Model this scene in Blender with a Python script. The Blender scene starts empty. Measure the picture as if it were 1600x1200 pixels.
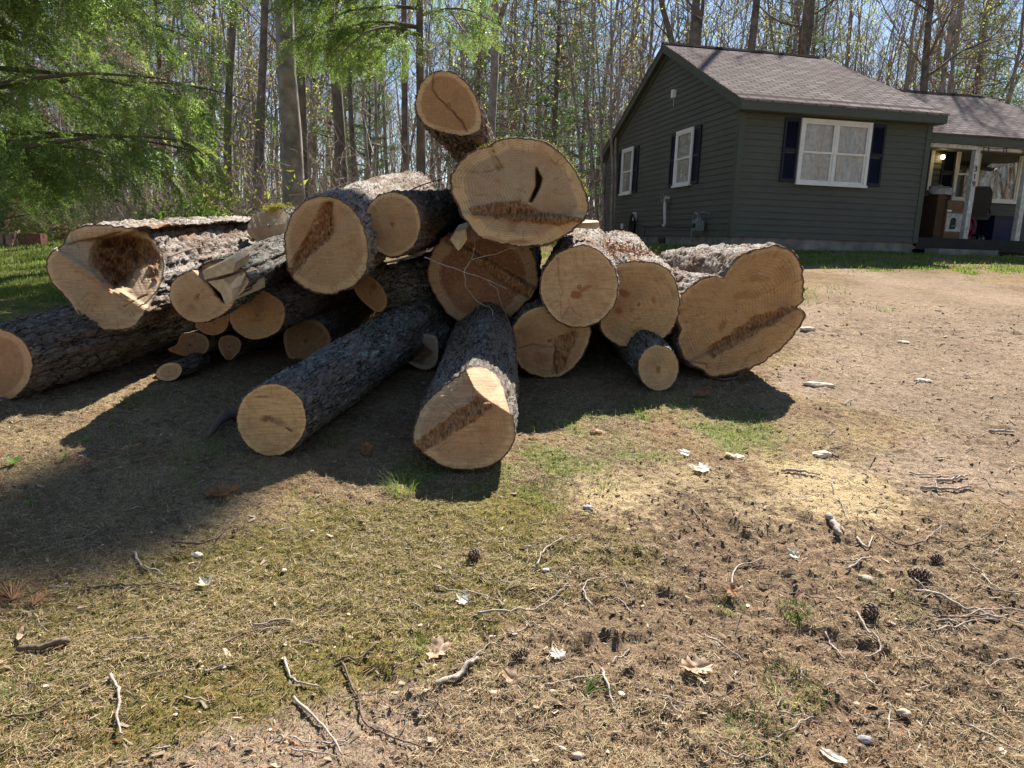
import bpy, math, random
import numpy as np
from mathutils import Matrix, Vector

# ------------------------------------------------------------------ scene, camera, light
sc = bpy.context.scene
C = bpy.context.collection
random.seed(7)
RNG = np.random.default_rng(11)
CAMH = 1.5
F_PX, PITCH, ROLL = 1151.1, .1941, .0339
fw = np.array([0, math.cos(PITCH), -math.sin(PITCH)])
_rt = np.array([1., 0, 0]); _up = np.array([0, math.sin(PITCH), math.cos(PITCH)])
RR = math.cos(ROLL)*_rt + math.sin(ROLL)*_up
UU = -math.sin(ROLL)*_rt + math.cos(ROLL)*_up
cam_pos = np.array([0, 0, CAMH])
cd = bpy.data.cameras.new('camera')
cd.sensor_width = 36; cd.lens = F_PX/1600*36; cd.clip_end = 1500; cd.clip_start = .05
cam = bpy.data.objects.new('camera', cd); C.objects.link(cam)
M = Matrix([[RR[0], UU[0], -fw[0], 0], [RR[1], UU[1], -fw[1], 0], [RR[2], UU[2], -fw[2], CAMH], [0, 0, 0, 1]])
cam.matrix_world = M
sc.camera = cam

SUN_EL = math.radians(45)
SUN_AZ = math.atan2(.40, 1.0)                 # measured from +Y (away from the camera) towards +X
sun_dir = np.array([math.sin(SUN_AZ)*math.cos(SUN_EL), math.cos(SUN_AZ)*math.cos(SUN_EL), math.sin(SUN_EL)])
w = bpy.data.worlds.new('World'); sc.world = w; w.use_nodes = True
nt = w.node_tree
sky = nt.nodes.new('ShaderNodeTexSky'); sky.sky_type = 'NISHITA'; sky.sun_disc = False
sky.sun_elevation = SUN_EL; sky.sun_rotation = SUN_AZ
sky.air_density = 1.1; sky.dust_density = .15; sky.ozone_density = 2.6
nt.links.new(sky.outputs[0], nt.nodes['Background'].inputs[0])
nt.nodes['Background'].inputs[1].default_value = .05
ld = bpy.data.lights.new('sun', 'SUN'); ld.energy = 5.0; ld.angle = math.radians(.5); ld.color = (1, .965, .91)
lo = bpy.data.objects.new('sun', ld); C.objects.link(lo)
lo.rotation_euler = Vector(sun_dir).to_track_quat('Z', 'Y').to_euler()
sc.view_settings.view_transform = 'Standard'; sc.view_settings.look = 'None'
sc.view_settings.exposure = 1.5; sc.view_settings.gamma = 1.0
sc.cycles.max_bounces = 6; sc.cycles.diffuse_bounces = 2; sc.cycles.transparent_max_bounces = 4

# ------------------------------------------------------------------ helpers
def rayd(px, py):
    px = np.asarray(px, float); py = np.asarray(py, float)
    return fw + RR*((px-800)/F_PX)[..., None] + UU*((600-py)/F_PX)[..., None]
def at(px, py, Y):
    d = rayd(px, py); return cam_pos + d*(Y/d[..., 1])[..., None]
def sstep(a, b, x):
    t = np.clip((x-a)/(b-a), 0, 1); return t*t*(3-2*t)
def gz(x, y):
    x = np.asarray(x, float); y = np.asarray(y, float)
    z = .1*np.minimum(y, 14.3) + .1*1.2*(1-np.exp(-np.maximum(y-14.3, 0)/1.2))*.6
    z = z + .022*np.maximum(y-27, 0)
    return z
def ghit(px, py):
    d = rayd(px, py); lo_, hi = .3, 60.
    for _ in range(50):
        m = (lo_+hi)/2; P = cam_pos + d*(m/d[1])
        if P[2] > gz(P[0], P[1]): lo_ = m
        else: hi = m
    return P
def _h(xi, yi, zi, seed):
    h = (xi*374761393 + yi*668265263 + zi*2147483647 + seed*974634777) & 0xffffffff
    h = ((h ^ (h >> 13))*1274126177) & 0xffffffff
    h = ((h ^ (h >> 16))*2246822519) & 0xffffffff
    return ((h ^ (h >> 15)) & 0xffff)/32767.5 - 1
def noise(x, y, z=0., seed=0):
    x, y, z = np.broadcast_arrays(np.asarray(x, float), np.asarray(y, float), np.asarray(z, float))
    xi = np.floor(x).astype(np.int64); yi = np.floor(y).astype(np.int64); zi = np.floor(z).astype(np.int64)
    fx, fy, fz = x-xi, y-yi, z-zi
    fx = fx*fx*(3-2*fx); fy = fy*fy*(3-2*fy); fz = fz*fz*(3-2*fz)
    r = 0
    for a in (0, 1):
        for b in (0, 1):
            for c in (0, 1):
                wgt = (fx if a else 1-fx)*(fy if b else 1-fy)*(fz if c else 1-fz)
                r = r + wgt*_h(xi+a, yi+b, zi+c, seed)
    return r
def fbm(x, y, z=0., seed=0, o=3):
    r = 0; amp = 1.; f = 1.
    for i in range(o):
        r = r + amp*noise(x*f, y*f, np.asarray(z)*f, seed+i); amp *= .5; f *= 2.03
    return r

def mesh_data(name, V, F, mats=(), smooth=True, mi=None, attrs=None):
    V = np.asarray(V, np.float32)
    if isinstance(F, np.ndarray): F = [F]
    F = [np.asarray(f, np.int32) for f in F if len(f)]
    me = bpy.data.meshes.new(name)
    me.vertices.add(len(V)); me.vertices.foreach_set('co', V.ravel())
    nl = sum(f.size for f in F); nf = sum(len(f) for f in F)
    me.loops.add(nl); me.loops.foreach_set('vertex_index', np.concatenate([f.ravel() for f in F]))
    me.polygons.add(nf)
    tot = np.concatenate([np.full(len(f), f.shape[1], np.int32) for f in F])
    st = np.concatenate([[0], np.cumsum(tot)[:-1]]).astype(np.int32)
    me.polygons.foreach_set('loop_start', st)
    try: me.polygons.foreach_set('loop_total', tot)
    except Exception: pass
    me.polygons.foreach_set('use_smooth', np.full(nf, bool(smooth)))
    for m in (mats if isinstance(mats, (list, tuple)) else [mats]):
        if m: me.materials.append(m)
    if mi is not None: me.polygons.foreach_set('material_index', np.asarray(mi, np.int32))
    for k, (typ, arr) in (attrs or {}).items():
        at_ = me.attributes.new(k, typ, 'POINT')
        key = {'FLOAT': 'value', 'FLOAT_VECTOR': 'vector', 'FLOAT_COLOR': 'color'}[typ]
        at_.data.foreach_set(key, np.asarray(arr, np.float32).ravel())
    me.update(calc_edges=True); me.validate()
    return me
def ob(name, me, parent=None, loc=None):
    o = bpy.data.objects.new(name, me); C.objects.link(o)
    if parent: o.parent = parent
    if loc is not None: o.location = [float(v) for v in loc]
    return o
def mk(name, V, F, mats=(), parent=None, smooth=True, mi=None, attrs=None, loc=None):
    return ob(name, mesh_data(name, V, F, mats, smooth, mi, attrs), parent, loc)
def tag(o, label=None, cat=None, group=None, kind=None):
    if label: o['label'] = label
    if cat: o['category'] = cat
    if group: o['group'] = group
    if kind: o['kind'] = kind
    return o
def empty(name, loc=(0, 0, 0), rz=0., **k):
    o = bpy.data.objects.new(name, None); C.objects.link(o)
    o.location = [float(v) for v in loc]; o.rotation_euler = (0, 0, rz); o.empty_display_size = .1
    return tag(o, **k)

class MB:
    """collects simple shapes into one mesh"""
    def __init__(s): s.V = []; s.F = {3: [], 4: []}; s.n = 0
    def add(s, V, F):
        V = np.asarray(V, float).reshape(-1, 3)
        if isinstance(F, np.ndarray): F = [F]
        for f in F:
            f = np.asarray(f)
            if len(f): s.F[f.shape[1]].append(f+s.n)
        s.V.append(V); s.n += len(V); return s
    def box(s, x0, x1, y0, y1, z0, z1, b=0.):
        V = [(x, y, z) for z in (z0, z1) for y in (y0, y1) for x in (x0, x1)]
        F = np.array([(0, 2, 3, 1), (4, 5, 7, 6), (0, 1, 5, 4), (2, 6, 7, 3), (0, 4, 6, 2), (1, 3, 7, 5)])
        return s.add(V, F)
    def quad(s, *P): return s.add(P, np.array([[0, 1, 2, 3]]))
    def tube(s, pts, rad, n=8, cap=True):
        pts = np.asarray(pts, float); k = len(pts)
        rad = np.broadcast_to(np.asarray(rad, float), (k,))
        T = np.gradient(pts, axis=0); T /= np.linalg.norm(T, axis=1)[:, None]+1e-12
        ref = np.array([0, 0, 1.]) if abs(T[:, 2]).mean() < .8 else np.array([1., 0, 0])
        A = np.cross(T, ref); A /= np.linalg.norm(A, axis=1)[:, None]+1e-12
        B = np.cross(T, A)
        th = np.linspace(0, 2*np.pi, n, endpoint=False)
        V = pts[:, None]+rad[:, None, None]*(A[:, None]*np.cos(th)[None, :, None]+B[:, None]*np.sin(th)[None, :, None])
        i = np.arange(k-1)[:, None]*n; j = np.arange(n)[None]; j2 = (j+1) % n
        F = np.stack([i+j, i+j2, i+n+j2, i+n+j], -1).reshape(-1, 4)
        V = V.reshape(-1, 3); Fs = [F]
        if cap:
            V = np.vstack([V, pts[0], pts[-1]]); a = k*n
            Fs.append(np.concatenate([np.stack([j[0]*0+a, j2[0], j[0]], -1), np.stack([j[0]*0+a+1, (k-1)*n+j[0], (k-1)*n+j2[0]], -1)]))
        return s.add(V, Fs)
    def lathe(s, prof, c, ax='z', n=16):
        prof = np.asarray(prof, float); th = np.linspace(0, 2*np.pi, n, endpoint=False)
        k = len(prof); cs, sn = np.cos(th), np.sin(th)
        V = np.stack([prof[:, 0:1]*cs, prof[:, 0:1]*sn, np.repeat(prof[:, 1:2], n, 1)], -1)
        if ax == 'y': V = V[..., [0, 2, 1]]
        if ax == 'x': V = V[..., [2, 0, 1]]
        i = np.arange(k-1)[:, None]*n; j = np.arange(n)[None]; j2 = (j+1) % n
        F = np.stack([i+j, i+j2, i+n+j2, i+n+j], -1).reshape(-1, 4)
        return s.add(V.reshape(-1, 3)+np.asarray(c), F)
    def arrays(s):
        return np.vstack(s.V), [np.concatenate(s.F[k]) for k in (3, 4) if s.F[k]]
    def build(s, name, mat, parent=None, smooth=False, loc=None):
        V, F = s.arrays(); return mk(name, V, F, mat, parent, smooth, loc=loc)

def tubes(paths, sides=3):
    """many open tubes with the same number of points: paths (N,k,3), rad (N,k)"""
    P, r = paths
    N, k, _ = P.shape
    T = np.gradient(P, axis=1); T /= np.linalg.norm(T, axis=2, keepdims=True)+1e-9
    ref = np.where(np.abs(T[:, :, 2:3]) < .9, np.array([0, 0, 1.]), np.array([1., 0, 0]))
    A = np.cross(T, ref); A /= np.linalg.norm(A, axis=2, keepdims=True)+1e-9
    B = np.cross(T, A)
    th = np.linspace(0, 2*np.pi, sides, endpoint=False)
    V = P[:, :, None]+r[:, :, None, None]*(A[:, :, None]*np.cos(th)[:, None]+B[:, :, None]*np.sin(th)[:, None])
    base = (np.arange(N)*k*sides)[:, None, None]
    i = (np.arange(k-1)*sides)[None, :, None]; j = np.arange(sides)[None, None]; j2 = (j+1) % sides
    F = np.stack([base+i+j, base+i+j2, base+i+sides+j2, base+i+sides+j], -1).reshape(-1, 4)
    return V.reshape(-1, 3), F

def resamp(P, k):
    P = np.asarray(P, float)
    if len(P) == 2: P = np.array([P[0], P.mean(0), P[1]])
    out = []
    for i in range(len(P)-1):
        p0, p1, p2, p3 = P[max(i-1, 0)], P[i], P[i+1], P[min(i+2, len(P)-1)]
        for t in np.arange(k)/k:
            out.append(.5*((2*p1)+(-p0+p2)*t+(2*p0-5*p1+4*p2-p3)*t*t+(-p0+3*p1-3*p2+p3)*t**3))
    out.append(P[-1]); return np.array(out)

# ------------------------------------------------------------------ materials
class N:
    def __init__(s, name, rough=.85, spec=.25):
        s.m = bpy.data.materials.new(name); s.m.use_nodes = True; s.t = s.m.node_tree; s.b = s.t.nodes['Principled BSDF']
        s.b.inputs['Roughness'].default_value = rough; s.b.inputs['Specular IOR Level'].default_value = spec
        s.out = s.t.nodes['Material Output']; s._co = None
    def n(s, typ, **kw):
        nd = s.t.nodes.new(typ)
        for k, v in kw.items(): setattr(nd, k, v)
        return nd
    def l(s, a, b): s.t.links.new(a, b)
    def co(s, kind='Object'):
        return s.n('ShaderNodeTexCoord').outputs[kind]
    def attr(s, name, out='Fac'): return s.n('ShaderNodeAttribute', attribute_name=name).outputs[out]
    def put(s, sock, v):
        if hasattr(v, 'is_output'): s.l(v, sock)
        elif isinstance(v, (tuple, list)) and len(v) == 3 and sock.type == 'RGBA': sock.default_value = (*v, 1)
        else: sock.default_value = v
    def noise(s, vec, scale, detail=4, rough=.55, dist=0., out='Fac'):
        nd = s.n('ShaderNodeTexNoise'); s.l(vec, nd.inputs['Vector']); nd.inputs['Scale'].default_value = scale
        nd.inputs['Detail'].default_value = detail; nd.inputs['Roughness'].default_value = rough; nd.inputs['Distortion'].default_value = dist
        return nd.outputs[out]
    def vor(s, vec, scale, feat='F1', out='Distance', rnd=1.):
        nd = s.n('ShaderNodeTexVoronoi', feature=feat); s.l(vec, nd.inputs['Vector']); nd.inputs['Scale'].default_value = scale
        nd.inputs['Randomness'].default_value = rnd
        return nd.outputs[out]
    def map(s, vec, sc_=(1, 1, 1), rot=(0, 0, 0), loc=(0, 0, 0)):
        nd = s.n('ShaderNodeMapping'); s.l(vec, nd.inputs[0]); nd.inputs['Scale'].default_value = sc_
        nd.inputs['Rotation'].default_value = rot; nd.inputs['Location'].default_value = loc
        return nd.outputs[0]
    def ramp(s, fac, a, b, lo_=0., hi=1.):
        nd = s.n('ShaderNodeMapRange'); s.put(nd.inputs[0], fac); nd.inputs[1].default_value = a; nd.inputs[2].default_value = b
        nd.inputs[3].default_value = lo_; nd.inputs[4].default_value = hi; return nd.outputs[0]
    def math(s, op, a, b=0., c=0.):
        nd = s.n('ShaderNodeMath', operation=op); s.put(nd.inputs[0], a); s.put(nd.inputs[1], b); s.put(nd.inputs[2], c); return nd.outputs[0]
    def mix(s, fac, a, b, mode='MIX'):
        nd = s.n('ShaderNodeMix', data_type='RGBA', blend_type=mode); nd.clamp_factor = True
        s.put(nd.inputs[0], fac); s.put(nd.inputs[6], a); s.put(nd.inputs[7], b); return nd.outputs[2]
    def col(s, v): s.put(s.b.inputs['Base Color'], v); return s
    def bump(s, h, strength=.5, dist=.01):
        nd = s.n('ShaderNodeBump'); nd.inputs['Strength'].default_value = strength; nd.inputs['Distance'].default_value = dist
        s.put(nd.inputs['Height'], h); s.l(nd.outputs[0], s.b.inputs['Normal']); return s
def simple(name, col, rough=.7, var=.25, scale=12., bump=.0, spec=.3, detail=5):
    g = N(name, rough, spec); v = g.co()
    n1 = g.noise(v, scale, detail); n2 = g.noise(v, scale*.17, 3)
    k = g.math('ADD', g.ramp(n1, .3, .7, -var, var), g.ramp(n2, .3, .7, -var*.6, var*.6))
    c = g.mix(1., (*col,), g.math('ADD', k, 1.), 'MULTIPLY')
    g.col(c)
    if bump: g.bump(n1, bump, .01)
    return g.m
def leafmat(name, cols, trans=.5, rough=.55, scale=3., attr=None):
    g = N(name, rough, .12); v = g.co()
    f = g.attr(attr) if attr else g.ramp(g.noise(v, scale, 3), .35, .65)
    c = g.mix(f, cols[0], cols[1])
    if len(cols) > 2: c = g.mix(g.ramp(g.noise(v, scale*2.3, 2), .45, .7), c, cols[2])
    g.col(c)
    tr = g.n('ShaderNodeBsdfTranslucent'); g.l(g.mix(1., c, (1.25, 1.3, .8), 'MULTIPLY'), tr.inputs[0])
    ms = g.n('ShaderNodeMixShader'); ms.inputs[0].default_value = trans
    g.l(g.b.outputs[0], ms.inputs[1]); g.l(tr.outputs[0], ms.inputs[2]); g.l(ms.outputs[0], g.out.inputs[0])
    return g.m

def bark_mat(name, base=(.15, .13, .11), dark=(.020, .013, .010), lich=(.33, .35, .29), la=.35, warm=.3):
    g = N(name, .95, .04); v = g.co(); h = g.attr('bh'); lc = g.attr('lc', 'Vector')
    n1 = g.noise(lc, 30, 6, .7); n2 = g.noise(lc, 5, 3); n3 = g.noise(lc, 110, 4, .75)
    nd = g.n('ShaderNodeTexNoise'); g.l(lc, nd.inputs['Vector']); nd.inputs['Scale'].default_value = 22; nd.inputs['Detail'].default_value = 3
    av = g.n('ShaderNodeVectorMath', operation='MULTIPLY_ADD'); g.l(nd.outputs['Color'], av.inputs[0]); av.inputs[1].default_value = (.075, .075, .075); g.l(g.map(lc, (1, 1, .5)), av.inputs[2])
    ve = g.vor(av.outputs[0], 30, 'DISTANCE_TO_EDGE'); ve2 = g.vor(av.outputs[0], 75, 'DISTANCE_TO_EDGE')
    cr = g.math('MAXIMUM', g.ramp(ve, .0, .10), g.ramp(g.noise(lc, 12, 3), .46, .58)); cr2 = g.ramp(ve2, .0, .12, .5, 1)
    plate = g.vor(av.outputs[0], 30, 'F1', 'Color')
    pb = g.n('ShaderNodeSeparateColor'); g.l(plate, pb.inputs[0])
    c = g.mix(g.ramp(h, .05, .45), dark, base)
    c = g.mix(g.ramp(pb.outputs[0], 0, 1, 0, .55), c, g.mix(.5, c, (.27, .24, .21)))
    c = g.mix(g.ramp(n2, .42, .68, 0, warm), c, (.17, .085, .045))
    c = g.mix(g.math('MULTIPLY', g.ramp(n1, .5, .6), g.math('MULTIPLY', g.ramp(n2, .6, .4), la*2)), c, lich)
    c = g.mix(g.ramp(n3, .35, .7, 0, .5), c, g.mix(.6, c, (.40, .36, .31)))
    c = g.mix(g.math('MULTIPLY', g.ramp(g.noise(lc, 3.3, 5, .65), .56, .66), .5), c, (.085, .092, .03))
    c = g.mix(g.math('MULTIPLY', cr, cr2), dark, c)
    c = g.mix(g.ramp(g.noise(g.map(lc, (1, 1, .6), (0, 0, 0), (3, 1, 7)), 4.2, 5, .6), .63, .66, 0, warm), c, (.27, .155, .085))
    g.col(c)
    hh = g.math('ADD', g.math('MULTIPLY', cr, .9), g.math('ADD', g.math('MULTIPLY', cr2, .35), g.math('ADD', g.math('MULTIPLY', n1, .8), g.math('MULTIPLY', n3, .5))))
    g.bump(hh, .7, .010)
    return g.m
def wood_mat(name, heart=(.40, .25, .13), sap=(.56, .41, .24), torn=(.16, .07, .03), sapw=.8, rings=24, ringk=.35, saw=40., sawrot=.5, streak=.35, stain=(.20, .085, .035)):
    g = N(name, .78, .2)
    rad = g.attr('rad'); lc = g.attr('lc', 'Vector'); fc = g.attr('feat', 'Color')
    sp = g.n('ShaderNodeSeparateColor'); g.l(fc, sp.inputs[0])
    nz = g.noise(lc, 6, 4); nf = g.noise(lc, 45, 4, .6)
    rw = g.math('ADD', rad, g.ramp(nz, .2, .8, -.06, .06))
    c = g.mix(g.ramp(rw, sapw-.03, sapw+.03), heart, sap)
    # growth rings
    ph = g.math('MULTIPLY', g.math('ADD', rad, g.ramp(nz, .2, .8, -.03, .03)), rings*6.283)
    rg = g.ramp(g.math('SINE', ph), .35, 1.)
    rg = g.math('MULTIPLY', rg, g.ramp(g.noise(lc, 9, 2), .35, .65, .3, 1.))
    c = g.mix(g.math('MULTIPLY', rg, min(1., ringk*1.7)), c, g.mix(.62, c, (.13, .06, .025)))
    # saw scores, one direction
    sv = g.map(lc, (6, saw*3, 1), (0, 0, sawrot))
    sn = g.noise(sv, 1.6, 5, .6)
    c = g.mix(g.ramp(sn, .40, .60, min(1, streak*1.5), -.0), c, g.mix(.45, c, (.16, .085, .04)))
    c = g.mix(g.ramp(nf, .45, .75, 0, .3), c, g.mix(.5, c, (.75, .6, .4)))
    c = g.mix(g.ramp(g.noise(lc, 3.1, 4), .5, .68, 0, .55), c, (.33, .185, .09))
    c = g.mix(g.ramp(g.noise(lc, 14, 4), .56, .7, 0, .4), c, (.25, .13, .06))
    # radial checks and dirt
    sx = g.n('ShaderNodeSeparateXYZ'); g.l(lc, sx.inputs[0]); an = g.math('ARCTAN2', sx.outputs[1], sx.outputs[0])
    cx = g.n('ShaderNodeCombineXYZ'); g.l(g.math('MULTIPLY', an, 9.), cx.inputs[0]); g.l(g.math('MULTIPLY', rad, 1.6), cx.inputs[1]); g.l(sx.outputs[2], cx.inputs[2])
    ck = g.noise(cx.outputs[0], 1.7, 3, .6)
    c = g.mix(g.math('MULTIPLY', g.math('MULTIPLY', g.ramp(ck, .60, .64), g.ramp(ck, .70, .66)), g.ramp(rad, .15, .5, 0, .42)), c, (.14, .075, .035))
    c = g.mix(g.ramp(g.noise(lc, 4.5, 6, .7), .54, .70, 0, .45), c, (.22, .17, .125))
    c = g.mix(g.math('MULTIPLY', sp.outputs[2], .85), c, stain)
    tn = g.mix(g.ramp(g.noise(g.map(lc, (120, 30, 1), (0, 0, sawrot)), 1.2, 4), .35, .65), torn, (.36, .21, .11))
    c = g.mix(g.ramp(g.math('ADD', sp.outputs[0], g.ramp(nf, .3, .7, -.25, .25)), .35, .6), c, tn)
    c = g.mix(g.ramp(sp.outputs[1], .15, 1., 0, .8), c, (.09, .045, .022))
    c = g.mix(g.ramp(g.math('ADD', rad, g.ramp(nf, .3, .7, -.008, .008)), .968, .978), c, (.20, .10, .05))
    c = g.mix(g.ramp(g.math('ADD', rad, g.ramp(nf, .3, .7, -.008, .008)), .984, .99), c, (.07, .045, .03))
    c = g.mix(1., c, (1.13, 1.06, .95), 'MULTIPLY')
    g.col(c)
    g.bump(g.math('ADD', g.math('MULTIPLY', sn, 1.1), g.math('ADD', g.math('MULTIPLY', nf, .35), g.math('MULTIPLY', g.math('MULTIPLY', sp.outputs[0], nf), 2.))), .55, .008)
    return g.m

# ------------------------------------------------------------------ the ground
_spots = lambda L: [(ghit(x, y), r, s) for x, y, r, s in L]
def blobs(x, y, L):
    v = 0
    for P, r, s in L: v = v + s*np.exp(-(((x-P[0])**2+((y-P[1])*.8)**2)/(r*r)))
    return v
MOSS = _spots([(120, 1000, .45, .9), (400, 900, .5, 1), (560, 860, .5, 1), (700, 900, .35, .9), (300, 1050, .3, .8), (820, 800, .4, .8), (60, 1180, .12, .8), (430, 1020, .2, .9), (1010, 880, .25, .4), (640, 980, .2, .8)])
GRN = _spots([(900, 690, .5, .9), (1100, 660, .45, 1.), (1180, 690, .35, .8), (740, 720, .35, .8), (850, 770, .3, .6), (640, 740, .15, .9), (520, 740, .4, .5), (260, 740, .4, .45), (130, 700, .4, .45), (1300, 560, .35, .35), (1330, 690, .3, .4), (40, 440, 2.2, 1.5), (20, 420, 2.4, 1.5)])
BARE = _spots([(1500, 460, 2.6, 1), (1400, 520, 1.4, 1), (1500, 620, 1.1, .9), (1290, 740, .35, .5), (1250, 600, .45, .5), (560, 1130, .3, .8), (330, 1180, .22, 1.), (1560, 760, .6, .6)])
CLOD = _spots([(1150, 850, .45, 1), (1000, 850, .3, .6), (900, 1000, .35, 1), (1100, 960, .35, .8), (1350, 900, .5, .8), (1500, 1000, .5, .8), (700, 1100, .25, 1), (950, 1120, .3, .8), (1300, 1100, .3, .7), (1500, 850, .5, .6), (560, 1040, .15, .8), (120, 1100, .2, .7)])
SAND = _spots([(960, 775, .28, 1), (1290, 755, .32, 1), (1080, 740, .2, .7), (700, 790, .15, .4), (1180, 800, .2, .6), (400, 760, .15, .3), (1330, 780, .25, .8)])
def masks(x, y):
    n1 = fbm(x*.9, y*.9, 0, 5); n2 = fbm(x*4, y*4, 0, 9); n3 = fbm(x*.35, y*.35, 0, 21)
    moss = np.clip(blobs(x, y, MOSS)*1.1+.25*n2+.2*n1-.25, 0, 1)
    lawn = .55*sstep(7.6, 9.6, y)*sstep(0, 2.5, 2.6-np.abs(x-2.9)) + sstep(7., 8.5, y)*sstep(-2.6, -3.6, x)*sstep(14.5, 13.5, y)
    lawn = lawn + sstep(11.2, 12.6, y+.5*n1+.25*n2-.12*np.abs(x-3))*sstep(17.5, 16, y)*(x > -1)*1.1
    lawn = np.clip(lawn*(.75+.4*n1+.5*n2), 0, 1)
    green = np.clip(np.maximum(blobs(x, y, GRN)*(.7+.6*n2), lawn)+.15*n2-.1, 0, 1)
    bare = np.clip(blobs(x, y, BARE)*1.2+.35*n1+.2*n2-.15, 0, 1)*(1-lawn)
    clod = np.clip(blobs(x, y, CLOD)*1.15+.35*n2+.25*n1-.2, 0, 1)
    forest = np.clip(sstep(12.5, 14., y)*(x < 1.2)+sstep(19, 22, y)+sstep(8.5, 7.5, x*0+y*0)*0, 0, 1)
    return moss, green, bare, clod, forest
def bare_w(x, y): return sstep(1.5, 2.5, x)*sstep(11, 8, y)
def gh(x, y):
    """small relief on top of gz"""
    moss, green, bare, clod, forest = masks(x, y)
    near = sstep(11, 6, y)
    lump = np.maximum(fbm(x*9, y*9, 0, 31, 3), -.4)
    r2 = 1-np.abs(fbm(x*16+3, y*16, 0, 41, 2))
    fine = fbm(x*45, y*45, 0, 51, 2)
    h = .010*fbm(x*1.5, y*1.5, 0, 61)+near*(.011*lump*(.35+.9*clod)*(1-.4*bare)+.009*(r2**3)*clod+.008*fine*(1-.2*bare)+.006*np.maximum(0, fbm(x*28, y*28, 0, 55, 2))*(.3+clod))
    h = h - near*.02*sstep(.45, .8, fbm(x*5+9, y*5, 0, 71))*clod
    # tyre-churned strip on the right
    P = ghit(1420, 520)
    st = np.exp(-((y-P[1]-.12*(x-P[0]))/.28)**2)*sstep(2.2, 3.0, x)
    h = h + st*.035*np.abs(fbm(x*5, y*9, 0, 81, 3))
    h = h + .012*bare_w(x, y)*np.maximum(0, noise(x*5+y*3, y*14, 0, 87)-.15)
    return h
def build_ground():
    def axis(parts):
        out = [parts[0][0]]
        for a, b, st in parts:
            k = max(1, int(round((b-a)/st))); out += list(np.linspace(a, b, k+1)[1:])
        return np.array(out)
    xs = axis([(-300, -60, 24), (-60, -20, 4), (-20, -8, .5), (-8, -3.2, .07), (-3.2, 3.4, .0125), (3.4, 9, .06), (9, 20, .4), (20, 60, 4), (60, 300, 24)])
    ys = axis([(-60, -5, 8), (-5, .8, .4), (.8, 1.2, .05), (1.2, 4.8, .0125), (4.8, 8, .025), (8, 16, .07), (16, 30, .5), (30, 100, 4), (100, 500, 30)])
    X, Y = np.meshgrid(xs, ys)
    x, y = X.ravel(), Y.ravel()
    z = gz(x, y)+gh(x, y)
    moss, green, bare, clod, forest = masks(x, y)
    nx, ny = len(xs), len(ys)
    i = np.arange(ny-1)[:, None]*nx; j = np.arange(nx-1)[None]
    F = np.stack([i+j, i+j+1, i+nx+j+1, i+nx+j], -1).reshape(-1, 4)
    g = N('ground_soil', 1., .0); v = g.co()
    mk1 = g.attr('m1', 'Color'); s1 = g.n('ShaderNodeSeparateColor'); g.l(mk1, s1.inputs[0])
    mk2 = g.attr('m2', 'Color'); s2 = g.n('ShaderNodeSeparateColor'); g.l(mk2, s2.inputs[0])
    nA = g.noise(v, 3.1, 5, .6); nB = g.noise(v, 22, 5, .65); nC = g.noise(v, 130, 4, .7); nD = g.noise(v, 60, 3)
    vo = g.vor(v, 70)
    soil = g.mix(g.ramp(nB, .33, .66), (.095, .066, .045), (.24, .175, .122))
    soil = g.mix(g.ramp(nC, .52, .68, 0, .8), soil, (.38, .30, .21))
    soil = g.mix(g.ramp(nC, .34, .46, .8, 0), soil, (.05, .032, .020))
    bare_c = g.mix(g.ramp(nB, .3, .7), (.225, .172, .128), (.40, .32, .245))
    bare_c = g.mix(g.ramp(nC, .40, .54, .75, 0), bare_c, (.13, .09, .062))
    bare_c = g.mix(g.ramp(g.noise(v, 7, 6, .7), .5, .66, 0, .6), bare_c, (.19, .14, .10))
    straw = g.mix(g.ramp(nC, .38, .62), (.15, .11, .060), (.37, .30, .18))
    moss_c = g.mix(g.ramp(nD, .35, .65), (.08, .075, .022), (.22, .19, .065))
    green_c = g.mix(g.ramp(nD, .35, .65), (.07, .13, .025), (.20, .27, .07))
    forest_c = g.mix(g.ramp(nB, .35, .65), (.10, .062, .038), (.23, .155, .10))
    c = g.mix(g.ramp(g.math('ADD', nA, g.ramp(nB, .3, .7, -.12, .12)), .38, .56, .05, .85), soil, straw)
    c = g.mix(g.ramp(g.noise(v, 1.7, 5, .65), .50, .62, 0, .45), c, (.21, .12, .07))
    c = g.mix(g.math('MULTIPLY', s2.outputs[0], .8), c, soil)
    c = g.mix(g.ramp(g.math('ADD', s1.outputs[2], g.ramp(nB, .3, .7, -.25, .25)), .3, .7), c, bare_c)
    c = g.mix(g.ramp(g.math('ADD', s1.outputs[0], g.ramp(nB, .3, .7, -.35, .35)), .3, .65, 0, .85), c, moss_c)
    c = g.mix(g.ramp(g.math('ADD', s1.outputs[1], g.ramp(nB, .3, .7, -.35, .35)), .4, .9, 0, .6), c, green_c)
    c = g.mix(g.ramp(g.math('ADD', s2.outputs[2], g.ramp(nB, .3, .7, -.45, .45)), .35, .95, 0, .65), c, g.mix(g.ramp(nC, .35, .65), (.38, .29, .16), (.60, .49, .31)))
    c = g.mix(s2.outputs[1], c, forest_c)
    c = g.mix(1., c, g.mix(g.ramp(g.noise(v, .8, 5, .6), .38, .62), (.80, .76, .70), (1.05, 1.0, .93)), 'MULTIPLY')
    g.col(c)
    g.bump(g.math('ADD', g.math('MULTIPLY', nB, 1.2), g.math('ADD', g.math('MULTIPLY', nC, .6), g.math('MULTIPLY', vo, .25))), .9, .014)
    one = np.ones_like(moss)
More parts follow.
